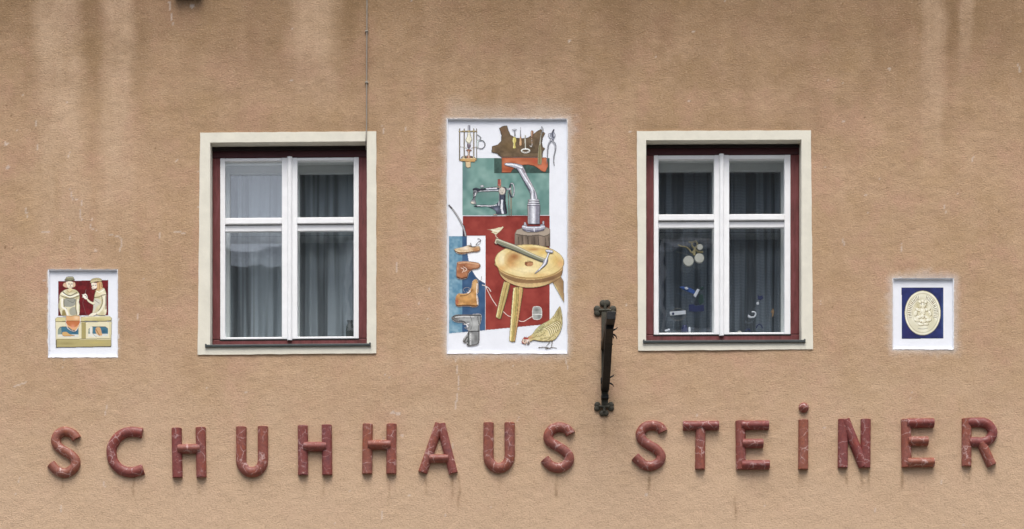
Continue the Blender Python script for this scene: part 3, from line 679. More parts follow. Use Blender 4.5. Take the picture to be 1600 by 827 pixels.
mb = MB(); plate(mb, [Q(p[0], p[1], .02) for p in [(420, 400), (445, 392), (440, 412), (425, 415)]]); mb.build("bird_tail", OM['green'], orn)
o = MB(); plate(o, [Q(*p) for p in [(340, 522), (372, 518), (385, 530), (445, 522), (446, 566), (395, 570), (342, 566)]])
tag(o.build("card_ornament", OM['navy'], None), "dark blue card hanging low beside the white framed ring ornament", "ornament")
o = MB(); plate(o, [Q(p[0], p[1], .03) for p in [(412, 455), (440, 448), (446, 505), (420, 520), (408, 500)]])
tag(o.build("leaf_ornament", OM['green'], None), "dark green leaf card just above the dark blue card", "ornament")
orn = empty("ring_ornament", Q(265, 590)); tag(orn, "white bar inside a thin grey ring hanging in the right window's lower left corner", "ornament")
mb = MB(); plate(mb, [Q(*p) for p in [(208, 570), (318, 562), (320, 586), (210, 596)]]); mb.build("white_bar", OM['white'], orn)
mb = MB(); mb.tube([Q(265 + 55 * math.cos(t * .3), 588 + 42 * math.sin(t * .3)) for t in range(22)], 2.2 * sc, 5, cap=False); mb.build("wire_ring", OM['grey'], orn)
mb = MB(); mb.lathe(Q(232, 582, -.012), [(7 * sc, -.003), (9 * sc, .003)], n=12, axis='y'); mb.build("dark_eye", OM['navy'], orn)
o = MB(); plate(o, [Q(*p) for p in [(172, 698), (205, 688), (208, 697), (175, 707)]])
tag(o.build("paper_slip", OM['white'], None), "small white paper slip lying in the bottom left corner of the right window", "paper slip")
orn = empty("figurine", Q(318, 712)); tag(orn, "small blue figurine with a white head on the right window's inner ledge", "figurine")
mb = MB(); mb.lathe(Q(312, 712), [(22 * sc, 0), (24 * sc, .03), (14 * sc, .055)], n=12); mb.build("blue_body", OM['navy'], orn, smooth=50)
mb = MB(); mb.lathe(Q(345, 712), [(8 * sc, 0), (10 * sc, .018), (8 * sc, .036), (2 * sc, .042)], n=12); mb.build("white_head", OM['white'], orn, smooth=60)
Q = zp((1120, 430, 6.613)); sc = PXM / 6.613
mb = MB(); mb.tube([Q(*p) for p in spline([(320, 428), (345, 436), (385, 432), (402, 405), (392, 384), (360, 382)], k=4)], 8 * sc, 7); mb.tube([Q(322, 415), Q(345, 428)], 7 * sc, 6)
tag(mb.build("hook_ornament", OM['white'], None, smooth=60), "white open ring hook hanging alone in the right window's lower right pane", "ornament")
orn = empty("bird_ornament", Q(445, 240)); tag(orn, "small dark blue bird with a white dot above the white hook", "ornament")
mb = MB(); plate(mb, [Q(*p) for p in [(420, 205), (440, 222), (470, 212), (480, 245), (450, 258), (425, 250)]]); mb.build("bird_body", OM['navy'], orn)
mb = MB(); disc(mb, Q(423, 292), 15 * sc, .006); mb.tube([Q(438, 255, .01), Q(425, 288, .01)], 2 * sc, 5); mb.build("white_bead", OM['white'], orn, smooth=40)
mb = MB(); plate(mb, [Q(*p) for p in [(560, 380), (580, 345), (592, 380), (580, 430), (570, 432), (572, 395)]])
tag(mb.build("twig_ornament", OM['tan'], None), "thin tan twig shape hanging at the right side of the right window", "ornament")
for (x, y, r, mm, lab) in ((440, 530, 30, 'navy', "dark ring standing upright on the right window's inner ledge"), (322, 565, 22, 'navy', "small dark arched ring at the bottom of the right window beside the white ring"), (235, 588, 20, 'pearl', "pale ring half hidden behind the right window's bottom rail")):
    mb = MB(); mb.tube([Q(x + r * math.cos(math.pi * t / 10), y + 20 - r * 1.3 * math.sin(math.pi * t / 10)) for t in range(11)], 7 * sc, 6)
    tag(mb.build("ring_ornament", OM[mm], None, smooth=60), lab, "ornament")
I = WOBJ['l']; q0 = P(546.5, 526, .22); vz = (q0[0], .24, I['iz0'] - .005)
mb = MB(); mb.lathe(vz, [(.022, 0), (.03, .02), (.034, .09), (.03, .13), (.018, .155), (.024, .175)], n=16)
tag(mb.build("vase", OM['dark'], None, smooth=50), "small smoky vase behind glass in the bottom right corner of the left window", "vase")

# ------------------------------------------------------------------ street in front of the house (outside the frame) and the house opposite, mirrored in the panes
mb = MB(); mb.add([(-400, -400, -.16), (400, -400, -.16), (400, 400, -.16), (-400, 400, -.16)], [(0, 1, 2, 3)]); tag(mb.build("ground", M['asphalt']), kind="structure")
mb = MB(); mb.box(-60, 60, -3.2, -.005, -.15, 0); tag(mb.build("pavement", M['paving']), kind="structure")
mb = MB(); mb.box(-60, 60, -24, -20.5, -.15, -.004); tag(mb.build("pavement", M['paving']), kind="structure")
OH = empty("house", (8, -24, 0)); tag(OH, "grey plastered house across the street with a tiled roof, mirrored in the window panes", "house")
YH = -24
mb = MB(); mb.box(-4.5, 22, YH - 9, YH, 0, 15.5); mb.build("wall", M['facade2'], OH)
mb = MB(); mb.add([(-4.5, YH + .6, 15.5), (22.4, YH + .6, 15.5), (22.4, YH - 4.5, 20), (-4.5, YH - 4.5, 20), (-4.5, YH - 9.5, 15.5), (22.4, YH - 9.5, 15.5)], [(0, 1, 2, 3), (3, 2, 5, 4), (0, 3, 4), (1, 5, 2), (0, 4, 5, 1)]); mb.build("roof", M['roof'], OH)
for i_ in range(7):
    for zf in (1.2, 4.6, 8.0, 11.4):
        x = -3.4 + i_ * 3.2; mb = MB(); mb.box(x, x + 1.2, YH - .001, YH + .05, zf, zf + 1.9); f_ = mb.build("window", M['white'], OH)
        mb = MB(); mb.box(x + .1, x + 1.1, YH + .03, YH + .056, zf + .1, zf + 1.8); mb.build("pane", M['dark'], f_)
OL = empty("house", (-12, -24, 0)); tag(OL, "lower house across the street with a long roof edge, mirrored in the left window", "house")
mb = MB(); mb.box(-22, -4.55, YH - 9, YH - .02, 0, 13.0); mb.build("wall", M['facade2'], OL)
mb = MB(); mb.add([(-22.4, YH + .6, 13.0), (-4.56, YH + .6, 13.0), (-4.56, YH - 4.5, 14.2), (-22.4, YH - 4.5, 14.2), (-22.4, YH - 9.5, 13.0), (-4.56, YH - 9.5, 13.0)], [(0, 1, 2, 3), (3, 2, 5, 4), (0, 3, 4), (1, 5, 2), (0, 4, 5, 1)]); mb.build("roof", M['roof'], OL)

# ------------------------------------------------------------------ painted pictures: every painted figure is a thin coat of its own on the niche back
class Paint:
    def __init__(s, u0, v0, u1, v1, step=.6):
        s.u = np.arange(u0, u1 + step * .5, step); s.v = np.arange(v0, v1 + step * .5, step)
        s.U, s.V = np.meshgrid(s.u, s.v); s.step = step
        s.c = np.zeros(s.U.shape + (3,)); s.a = np.zeros(s.U.shape, bool)
    def poly(s, pts, smooth=True, k=6):
        p = spline(pts, True, k) if smooth else np.asarray(pts, float)
        r = np.zeros(s.U.shape, bool)
        iu = (s.u >= p[:, 0].min()) & (s.u <= p[:, 0].max()); iv = (s.v >= p[:, 1].min()) & (s.v <= p[:, 1].max())
        if not iu.any() or not iv.any(): return r
        U, V = np.meshgrid(s.u[iu], s.v[iv]); q = np.zeros(U.shape, bool)
        for (xa, ya), (xb, yb) in zip(p, np.roll(p, -1, 0)):
            if ya == yb: continue
            q ^= ((ya > V) != (yb > V)) & (U < (xb - xa) * (V - ya) / (yb - ya) + xa)
        r[np.ix_(iv, iu)] = q
        return r
    def ell(s, cx, cy, rx, ry, ang=0):
        c, t = math.cos(ang), math.sin(ang); x = s.U - cx; y = s.V - cy
        return ((x * c + y * t) / rx) ** 2 + ((-x * t + y * c) / ry) ** 2 < 1
    def blob(s, cx, cy, rx, ry, ang=0):
        c, t = math.cos(ang), math.sin(ang); x = s.U - cx; y = s.V - cy
        return np.exp(-(((x * c + y * t) / rx) ** 2 + ((-x * t + y * c) / ry) ** 2))
    def dist(s, pts, smooth=True):
        """distance to an open path and the position 0..1 along it"""
        p = spline(pts, False, 6) if (smooth and len(pts) > 2) else np.asarray(pts, float)
        L = np.r_[0, np.cumsum(np.hypot(*np.diff(p, axis=0).T))]
        best = np.full(s.U.shape, 1e9); pos = np.zeros(s.U.shape)
        for i in range(len(p) - 1):
            ab = p[i + 1] - p[i]; l2 = ab @ ab + 1e-12
            t = np.clip(((s.U - p[i][0]) * ab[0] + (s.V - p[i][1]) * ab[1]) / l2, 0, 1)
            d_ = np.hypot(s.U - p[i][0] - t * ab[0], s.V - p[i][1] - t * ab[1]); m_ = d_ < best
            best[m_] = d_[m_]; pos[m_] = ((L[i] + t * math.sqrt(l2)) / L[-1])[m_]
        return best, pos
    def line(s, pts, w0, w1=None, smooth=True):
        d_, p_ = s.dist(pts, smooth); w1 = w0 if w1 is None else w1
        return d_ < (w0 + (w1 - w0) * p_) / 2
    def fill(s, m, c):
        c = np.asarray(c, float); s.c[m] = c[m] if c.ndim == 3 else c; s.a |= m; return s
    def tint(s, m, c, op=1.0):
        k = (np.asarray(m, float) * op * s.a)[..., None]; s.c = s.c * (1 - k) + np.asarray(c, float) * k; return s
    def two(s, t, c0, c1, c2=None):
        t = np.clip(t, 0, 1)[..., None]; c0, c1 = np.asarray(c0, float), np.asarray(c1, float)
        if c2 is None: return c0 * (1 - t) + c1 * t
        return np.where(t < .5, c0 * (1 - 2 * t) + c1 * 2 * t, c1 * (2 - 2 * t) + np.asarray(c2, float) * (2 * t - 1))
    def erode(s, m, px):
        k = max(1, int(round(px / s.step))); r = m.copy()
        for _ in range(k):
            q = r.copy(); q[1:] &= r[:-1]; q[:-1] &= r[1:]; q[:, 1:] &= r[:, :-1]; q[:, :-1] &= r[:, 1:]
            q[0] = q[-1] = False; q[:, 0] = q[:, -1] = False; r = q
        return r
    def rim(s, m, px, c, op=.8): return s.tint(m & ~s.erode(m, px), c, op)
    def rightrim(s, m, px, c, op=.7):
        k = max(1, int(round(px / s.step))); q = np.zeros_like(m); q[:, :-k] = m[:, k:]; return s.tint(m & ~q, c, op)
    def lowrim(s, m, px, c, op=.7):
        k = max(1, int(round(px / s.step))); q = np.zeros_like(m); q[:-k] = m[k:]; return s.tint(m & ~q, c, op)
    def uprim(s, m, px, c, op=.7):
        k = max(1, int(round(px / s.step))); q = np.zeros_like(m); q[k:] = m[:-k]; return s.tint(m & ~q, c, op)
    def ln(s, pts, w, c, op=.9, w1=None, smooth=True): return s.tint(s.line(pts, w, w1, smooth), c, op)
    def mottle(s, amp, sc, seed=1):
        nz = (vnoise(s.U, s.V, sc, sc, seed) * .6 + vnoise(s.U, s.V, sc * .4, sc * .4, seed + 1) * .4) * amp
        s.c = s.c * (1 + nz[..., None] * s.a[..., None]); return s
    def build(s, name, parent, level):
        y = .0166 - .0009 * level
        k = PXM * (y - CAM_Y) / (-CAM_Y)
        XX = (s.U - 800) * k; ZZ = EYE + (HOR - s.V) * k
        if name.startswith('painted_') and name not in ('painted_thread_spool', 'painted_bird', 'painted_hook'):                     # painter's dark outline
            s.tint(s.a & ~s.erode(s.a, .9), (58, 50, 48), .42)
        al = s.a; keep = al[:-1, :-1] & al[1:, :-1] & al[:-1, 1:] & al[1:, 1:]
        g_ = s.c.mean(-1, keepdims=True); rgb = lin(np.clip(122 + (g_ + (s.c - g_) * .86 - 122) * 1.1, 0, 255)); o = grid_object(name, XX, ZZ, np.full_like(XX, y), keep, rgb, "pigment", M['paint'], None)
        o.parent = parent; o.location = -parent.location; o.data.polygons.foreach_set('use_smooth', np.zeros(len(o.data.polygons), bool)); return o
def tz(ox, oy, sc, pts): return [(ox + x / sc, oy + y / sc) for x, y in pts]

def niche(key, name, label, cat):
    u0, v0, u1, v1 = NICHES[key]
    root = empty(name, P((u0 + u1) / 2, v1)); tag(root, label, cat)
    x0, _, z1 = P(u0, v0); x1, _, z0 = P(u1, v1)
    mb = MB(); j = lambda: random.uniform(-.002, .002)
    ring0 = []; ring1 = []
    for (a_, b_) in (((x0, z1), (x1, z1)), ((x1, z1), (x1, z0)), ((x1, z0), (x0, z0)), ((x0, z0), (x0, z1))):
        for t in range(30):
            f = t / 30; x = a_[0] + (b_[0] - a_[0]) * f; z = a_[1] + (b_[1] - a_[1]) * f
            ring0.append((x, .0005, z)); ring1.append((x + (j() if t else 0), .0174, z + (j() if t else 0)))
    n_ = len(ring0)
    out = [(p[0] + math.copysign(.006, p[0] - (x0 + x1) / 2) * (abs(p[0] - (x0 + x1) / 2) > (x1 - x0) / 2 - .004) + j(), -.0035 + j() * .5, p[2] + math.copysign(.006, p[2] - (z0 + z1) / 2) * (abs(p[2] - (z0 + z1) / 2) > (z1 - z0) / 2 - .004) + j()) for p in ring0]
    mb.add(ring0 + ring1 + out, [(i, (i + 1) % n_, (i + 1) % n_ + n_, i + n_) for i in range(n_)] + [(i, (i + 1) % n_, (i + 1) % n_ + 2 * n_, i + 2 * n_) for i in range(n_)] + [tuple(range(n_, 2 * n_))])
    mb.build("niche", M['lime'], root)
    return root
W_ = (238, 240, 246); DK = (48, 40, 36)

# ============ the tall picture of cobbler's tools
MU = niche('mural', "mural", "tall white framed picture of cobbler's tools, a stool, boots and a hen", "mural")
p = Paint(722, 246, 859.5, 337.5)
m = p.poly([(722.6, 246.7), (858.8, 246.7), (858.6, 336.4), (722.6, 337.2)], False)
c = p.two(.5 + .5 * vnoise(p.U, p.V, 16, 16, 31) + .25 * vnoise(p.U, p.V, 6, 6, 32), (92, 136, 128), (136, 172, 163)); p.fill(m, c)
p.tint(p.blob(726, 270, 6, 30), (84, 116, 118), .6); p.tint(p.blob(850, 320, 14, 26), (92, 134, 128), .5); p.tint(p.blob(757, 300, 16, 12), (108, 136, 130), .5); p.tint(p.blob(810, 300, 12, 18), (160, 192, 182), .5)
p.build("green_field", MU, 0)
p = Paint(771, 246, 860, 272)
m = p.poly([(772.2, 247), (859.2, 247), (859.2, 271), (772.2, 271)], False); p.fill(m, (66, 92, 84)).mottle(.2, 7, 3); p.build("dark_green_field", MU, 1)
p = Paint(722, 336, 860, 517)
m = p.poly([(722.8, 337.6), (859, 336.8), (859, 506.5), (758.6, 516.2), (758.6, 369), (722.8, 369)], False)
p.fill(m, p.two(.5 + .6 * vnoise(p.U, p.V, 13, 13, 33) + .2 * vnoise(p.U, p.V, 4, 4, 34), (142, 50, 42), (166, 68, 58))); p.tint((p.V < 340) & (p.V > 337.8), (120, 44, 40), .6)
p.build("red_field", MU, 0)
p = Paint(701, 368, 760, 522)
m = p.poly([(701.4, 369.2), (722.4, 369.2), (722.4, 519.6), (701.4, 521.4)], False)
p.fill(m, p.two(.5 + .5 * vnoise(p.U, p.V, 8, 8, 35) + .4 * vnoise(p.U, p.V, 3, 3, 36), (92, 140, 168), (138, 174, 192)))
m = p.poly([(722.2, 369.2), (758.6, 369.2), (758.6, 516.4), (722.2, 519.6)], False); p.fill(m, p.two(.5 + .6 * vnoise(p.U, p.V, 9, 9, 37), (50, 84, 124), (70, 104, 142)))
m = p.poly([(729.6, 369.2)] + [tuple(q) for q in spline([(729.6, 369.2), (730.2, 392), (733, 410), (739, 425), (747, 436), (758.7, 443.4)])] + [(758.7, 369.2)], False); p.fill(m, W_)
p.build("blue_field", MU, 0)
# curved awl at the left edge
p = Paint(700, 320, 732, 370); q = tz(695, 310, 5.513, [(38, 62), (75, 105), (115, 165), (150, 230), (172, 285), (181, 330)])
p.fill(p.poly([(722.3, 350), (726.5, 353), (729, 369.4), (722.3, 369.4)], False), (70, 62, 84))
p.fill(p.line(q, 3.2, 3.6), (128, 126, 130)); p.ln(q, 1.2, (206, 204, 204), .8); p.ln([(701.8, 321), (706, 326)], 2.4, (86, 82, 84), .8)
p.build("painted_awl", MU, 2)

# lantern
T = lambda *pts: tz(700, 185, 9.73, pts)
p = Paint(713, 193, 762, 266)
brass = (188, 164, 112); dkb = (112, 92, 62)
p.fill(p.poly(T((260, 660), (350, 660), (348, 750), (300, 760), (265, 735)), False), (222, 196, 152)); p.rim(p.a, .7, (160, 120, 82), .6)
p.fill(p.poly(T((190, 610), (415, 600), (440, 612), (410, 672), (190, 655)), False), (206, 164, 104)); p.ln(T((190, 650), (412, 668)), .9, (128, 88, 50)); p.ln(T((190, 612), (412, 612)), .8, (240, 214, 160))
p.fill(p.poly(T((200, 606), (230, 570), (300, 565), (380, 575), (410, 604))), (92, 84, 78)); p.ln(T((215, 600), (260, 575), (300, 585)), .9, (200, 190, 176))
p.fill(p.poly(T((285, 605), (300, 540), (290, 500), (268, 490), (290, 470), (340, 470), (370, 485), (335, 510), (335, 560), (350, 605))), (166, 116, 92)); p.ln(T((312, 500), (316, 600)), 1.2, (236, 212, 190)); p.ln(T((340, 500), (342, 600)), .8, (96, 60, 48))
p.fill(p.poly(T((290, 380), (345, 380), (350, 420), (330, 460), (300, 460), (285, 420)), False), (124, 112, 122)); p.tint(p.blob(733, 224, 2, 2), (232, 228, 230), .8)
p.fill(p.poly(T((300, 210), (340, 210), (352, 265), (368, 320), (345, 370), (320, 385), (290, 370), (262, 330), (285, 275))), (228, 224, 200)); g_ = p.poly(T((300, 210), (340, 210), (352, 265), (368, 320), (345, 370), (320, 385), (290, 370), (262, 330), (285, 275))); p.rim(g_, 1.0, (150, 146, 130), .7)
p.ln(T((295, 225), (275, 290)), .9, (96, 96, 104)); p.ln(T((345, 225), (362, 300)), .9, (96, 96, 104))
p.fill(p.poly(T((301, 105), (338, 105), (338, 215), (301, 215)), False), (156, 158, 172)); p.ln(T((312, 108), (312, 210)), .9, (238, 238, 244)); p.ln(T((334, 108), (334, 210)), 1, (84, 84, 98))
for (x, y0_, y1_, w_, c_) in ((178, 160, 645, 2.4, (150, 140, 118)), (246, 160, 600, 1.9, (146, 134, 108)), (392, 160, 600, 2.2, (192, 172, 128)), (434, 160, 640, 1.7, (122, 112, 92))):
    p.fill(p.line(T((x, y0_), (x, y1_)), w_), c_); p.ln(T((x - 6, y0_), (x - 6, y1_)), .7, (222, 210, 178), .8); p.ln(T((x + 9, y0_), (x + 9, y1_)), .6, dkb, .8)
p.fill(p.line(T((170, 200), (435, 196)), 2.2), (202, 182, 126)); p.ln(T((170, 210), (435, 207)), .7, dkb)
p.fill(p.line(T((180, 430), (280, 455)), 1.2), (188, 182, 160)); p.fill(p.line(T((350, 455), (440, 435)), 1.2), (150, 120, 84))
ring = [(500 + 62 * math.cos(t), 400 + 64 * math.sin(t)) for t in np.linspace(0, 6.28, 20)]
p.fill(p.line(T(*ring), 2.2), (196, 202, 206)); p.ln(T(*ring[-6:], *ring[:6]), 1.4, (104, 112, 122)); p.ln(T((455, 430), (470, 350), (520, 345)), .9, (150, 176, 176))
p.fill(p.line(T((440, 250), (478, 272), (500, 300), (470, 330), (440, 340)), 1.9), (170, 176, 178)); p.fill(p.poly(T((440, 330), (470, 345), (460, 430), (440, 430))), (206, 220, 218))
p.mottle(.08, 2, 5); p.build("painted_lantern", MU, 2)

# leather hide, strap of orange leather
T = lambda *pts: tz(760, 185, 9.19, pts)
p = Paint(782, 245, 860, 272)
m = p.poly(T((218, 558), (860, 558), (885, 610), (890, 690), (850, 775), (800, 770), (735, 720), (690, 690), (600, 672), (520, 680), (440, 700), (380, 740), (350, 788), (218, 788)), False)
p.fill(m, p.two(.5 + .6 * vnoise(p.U, p.V, 9, 5, 41), (176, 92, 56), (206, 122, 84))); p.tint(p.blob(797, 266, 9, 5), (150, 62, 36), .5); p.tint(p.blob(850, 262, 8, 6), (214, 120, 88), .7); p.tint(p.blob(836, 252, 7, 4), (196, 76, 60), .5)
p.lowrim(m, 1.2, (98, 48, 30), .7); p.ln(T((218, 562), (858, 560)), .9, (232, 170, 136), .7); p.build("painted_leather_strap", MU, 2)
p = Paint(765, 194, 855, 248)
m = p.poly([tuple(q) for q in T((178, 140), (235, 108), (298, 98), (320, 170), (350, 235), (420, 275), (500, 285), (590, 275), (660, 232), (720, 185), (780, 150), (850, 215), (815, 280), (800, 350), (815, 410), (850, 435), (815, 480), (808, 560), (205, 560), (150, 510), (70, 492), (78, 400), (160, 375), (205, 330), (212, 250), (196, 190))], False)
p.fill(m, p.two(.5 + .5 * vnoise(p.U, p.V, 10, 10, 43) + .3 * vnoise(p.U, p.V, 3, 3, 44), (92, 76, 56), (128, 106, 80))); p.tint(p.blob(795, 228, 12, 9), (134, 108, 66), .5); p.tint(p.blob(787, 205, 5, 6), (132, 92, 66), .4)
p.rim(m, 1.3, (52, 46, 42), .75); p.ln(T((215, 548), (800, 548)), .8, (150, 118, 84), .6); p.build("painted_hide", MU, 2)
# hand tools lying on the hide
def tool(name, boxpts, fn, lvl=4):
    q = np.array(boxpts); pp = Paint(q[:, 0].min() - 2, q[:, 1].min() - 2, q[:, 0].max() + 2, q[:, 1].max() + 2, .5); fn(pp); pp.build(name, MU, lvl)
def f_(p):
    p.fill(p.poly(T((362, 165), (395, 150), (430, 152), (436, 170), (415, 185), (420, 250), (398, 250), (398, 190))), (150, 154, 166)); p.ln(T((370, 165), (425, 160)), 1, (236, 238, 242)); p.ln(T((416, 180), (416, 250)), .8, (74, 74, 84))
    m = p.poly(T((385, 268), (420, 268), (436, 320), (420, 370), (430, 425), (402, 438), (374, 428), (382, 370), (368, 320))); p.fill(m, (212, 196, 104)); p.rightrim(m, 1.2, (138, 118, 52)); p.ln(T((388, 290), (384, 330), (392, 420)), 1.1, (244, 236, 174))
tool("painted_hammer_awl", T((360, 148), (440, 440)), f_)
def f_(p):
    p.fill(p.line(T((490, 125), (490, 290)), .8, 2.4), (176, 178, 184)); m = p.poly(T((478, 270), (502, 270), (514, 340), (512, 385), (490, 402), (468, 385), (470, 340))); p.fill(m, (206, 160, 112)); p.rightrim(m, 1, (128, 84, 48)); p.ln(T((482, 300), (480, 380)), .9, (240, 206, 164))
tool("painted_awl", T((466, 120), (516, 404)), f_)
def f_(p):
    p.fill(p.line(T((556, 245), (562, 430)), 2.4), (206, 204, 190)); p.ln(T((564, 250), (570, 430)), .7, (98, 92, 80)); r = [(562 + 58 * math.cos(t), 466 + 26 * math.sin(t)) for t in np.linspace(0, 6.28, 24)]
    p.fill(p.line(T(*r), 2.6), (232, 232, 224)); p.ln(T(*r[1:11]), .8, (140, 134, 122))
tool("painted_hook", T((498, 240), (626, 500)), f_)
def f_(p):
    m = p.poly(T((634, 195), (656, 170), (680, 195), (672, 250), (656, 300), (640, 270))); p.fill(m, (166, 122, 92)); p.rightrim(m, 1, (92, 60, 44)); p.ln(T((648, 195), (648, 260)), 1, (226, 196, 170))
    p.fill(p.line(T((650, 290), (656, 380)), 2.2), (206, 170, 134)); p.fill(p.line(T((656, 375), (645, 410), (625, 395)), 2.2), (226, 222, 214)); p.tint(p.ell(*T((652, 320))[0], 1, 1), (240, 232, 220))
tool("painted_screwdriver", T((622, 168), (684, 418)), f_)
def f_(p):
    p.fill(p.line(T((795, 125), (810, 165), (795, 215)), 2.8), (128, 132, 140)); p.ln(T((800, 130), (806, 190)), 1, (226, 228, 232))
    m = p.line(T((790, 200), (770, 380)), 2.2, 3.6); p.fill(m, (190, 186, 170)); p.rightrim(m, .8, (80, 78, 70))
    m = p.poly(T((752, 385), (782, 385), (796, 520), (795, 650), (765, 668), (735, 650), (738, 520))); p.fill(m, (150, 142, 104)); p.rim(m, .8, (216, 206, 170), .9); p.ln(T((765, 400), (764, 640)), 1.5, (122, 116, 80))
tool("painted_file", T((732, 122), (820, 670)), f_)
def f_(p):
    m = p.poly(T((960, 155), (980, 158), (975, 195), (995, 235), (985, 275), (950, 320), (915, 290), (888, 255), (890, 215), (930, 205))); p.fill(m, (150, 154, 168)); p.ln(T((970, 165), (945, 225), (960, 280)), 1.6, (62, 62, 78)); p.ln(T((900, 220), (905, 260), (930, 290)), 1.2, (230, 232, 238)); p.tint(p.blob(*T((980, 240))[0], 1.2, 1.8), (214, 216, 226))
    for q in (T((935, 300), (895, 370), (880, 450), (876, 540), (868, 650)), T((930, 300), (985, 370), (990, 450), (970, 540), (966, 620), (975, 680))):
        p.fill(p.line(q, 3.4, 1.6), (146, 150, 162)); p.ln([(a + .9, b) for a, b in q], .9, (82, 84, 96)); p.ln([(a - .7, b) for a, b in q], .8, (222, 224, 230))
tool("painted_pliers", T((860, 150), (1000, 690)), f_)

# sewing machine
T = lambda *pts: tz(725, 270, 11.02, pts)
p = Paint(732, 276, 808, 338, .5)
met = (74, 80, 96)
p.fill(p.line(T((808, 230), (812, 738)), 2.2), (186, 178, 152)); p.ln(T((820, 300), (820, 738)), .7, (98, 96, 88)); p.fill(p.line(T((760, 330), (778, 735)), 1.8), (150, 150, 138))
r = [(825 + 40 * math.cos(t), 300 + 118 * math.sin(t)) for t in np.linspace(0, 6.28, 24)]
p.fill(p.line(T(*r), 3.0), (72, 78, 90)); p.ln(T(*r[-8:], *r[:5]), 1.3, (220, 224, 230)); p.fill(p.line(T((725, 285), (800, 280)), 3.0), (180, 184, 192)); p.ln(T((725, 272), (800, 268)), .8, (240, 240, 244))
m = p.poly(T((600, 280), (650, 240), (720, 250), (735, 300), (722, 360), (722, 500), (745, 690), (700, 715), (560, 715), (540, 660), (470, 615), (400, 590), (300, 590), (200, 590), (165, 572), (260, 548), (420, 552), (520, 550), (575, 515), (600, 460)), True, 4); p.fill(m, met)
p.ln(T((600, 330), (600, 560)), 1.4, (206, 210, 216)); p.ln(T((655, 480), (650, 610), (668, 700)), 3.2, (232, 234, 240)); p.ln(T((705, 400), (712, 560), (735, 690)), 3.0, (38, 38, 50)); p.ln(T((625, 400), (625, 560)), 1.4, (44, 46, 60)); p.ln(T((230, 568), (420, 574), (560, 556)), 1.5, (236, 238, 242)); p.ln(T((180, 580), (330, 590), (440, 610), (540, 665)), 1.4, (40, 42, 58)); p.tint(p.blob(*T((560, 630))[0], 4, 3), (140, 148, 172), .7)
m = p.poly(T((150, 275), (210, 255), (260, 270), (340, 265), (440, 250), (560, 240), (640, 250), (640, 330), (560, 325), (440, 325), (300, 330), (200, 345), (160, 330)), True, 4); p.fill(m, (62, 68, 82)); p.ln(T((390, 276), (560, 268)), 2.2, (224, 228, 234)); p.ln(T((390, 262), (560, 250)), .9, (46, 48, 62)); p.ln(T((260, 325), (420, 312), (590, 305)), 1.7, (216, 220, 226)); p.ln(T((160, 285), (260, 300), (380, 292)), 1.7, (40, 42, 54)); p.ln(T((220, 345), (400, 335), (580, 342)), 1.1, (40, 42, 54))
p.fill(p.poly(T((270, 230), (300, 210), (340, 215), (350, 245), (300, 260))), (170, 174, 180)); p.tint(p.blob(*T((312, 225))[0], 1.3, 1), (246, 246, 248))
m = p.poly(T((165, 310), (215, 305), (235, 345), (220, 400), (195, 440), (205, 490), (215, 545), (160, 545), (105, 520), (130, 470), (150, 440), (150, 370)), True, 4); p.fill(m, (128, 130, 136)); p.ln(T((190, 330), (170, 350), (180, 370)), 1.8, (66, 66, 76)); p.ln(T((200, 360), (190, 410)), 1.5, (236, 236, 238)); p.ln(T((215, 400), (165, 430), (150, 460)), 1.6, (62, 62, 70)); p.tint(p.blob(*T((145, 520))[0], 3.4, 2), (244, 236, 214))
m = p.ell(*T((655, 315))[0], 5.6, 6.2); p.fill(m, (206, 198, 184)); p.rim(m, .9, (112, 106, 100)); p.ln(T((630, 300), (660, 350), (680, 290)), .8, (150, 142, 132)); p.ln(T((560, 245), (620, 250), (660, 245)), 1.3, (220, 180, 140))
m = p.poly(T((575, 105), (640, 110), (645, 240), (575, 235)), False); p.fill(m, (196, 120, 102)); p.ln(T((603, 115), (603, 195)), 2.0, (140, 48, 48)); p.ln(T((632, 110), (636, 235)), 1.0, (232, 180, 156)); p.ln(T((570, 238), (650, 242)), 1.1, (230, 196, 160))
p.fill(p.poly(T((490, 735), (520, 705), (570, 715), (580, 738)), False), (216, 196, 176))
inner = [(225, 365), (330, 350), (560, 352), (585, 400), (575, 470), (530, 535), (300, 540), (225, 520), (205, 450)]
p.a &= ~p.poly(T(*inner), True, 4); p.rim(p.line(T(*inner, inner[0]), 1.4), .4, (196, 204, 200), .5)
p.mottle(.1, 2.2, 8); p.build("painted_sewing_machine", MU, 2)

# iron cobbler's last on a tree stump
T = lambda *pts: tz(780, 240, 5.509, pts)
p = Paint(802, 354, 861, 386)
m = p.poly(T((133, 800), (133, 690), (150, 655), (220, 632), (340, 625), (410, 632), (440, 650), (440, 800)), False)
p.fill(m, p.two(.5 + .5 * vnoise(p.U, p.V, 3, 30, 51), (98, 84, 72), (156, 138, 120)))
top = p.poly(T((133, 690), (150, 655), (220, 632), (340, 625), (410, 632), (442, 655), (438, 690), (390, 715), (330, 705), (260, 712), (170, 702))); p.tint(top, (176, 160, 142), .95); p.lowrim(top & m, 1, (70, 60, 54), .8)
for x in (165, 200, 245, 300, 335, 395, 425): p.ln(T((x, 720), (x + 8, 800)), 1.1, (66, 56, 48), .6)
p.ln(T((136, 690), (136, 800)), 1.2, (218, 200, 180), .9); p.build("painted_stump", MU, 2)
p = Paint(786, 252, 858, 366)
m = p.poly(T((40, 92), (60, 78), (120, 80), (180, 92), (208, 110), (245, 190), (290, 270), (322, 340), (328, 400), (270, 405), (265, 345), (225, 270), (180, 185), (150, 140), (110, 120), (60, 108)), True, 4)
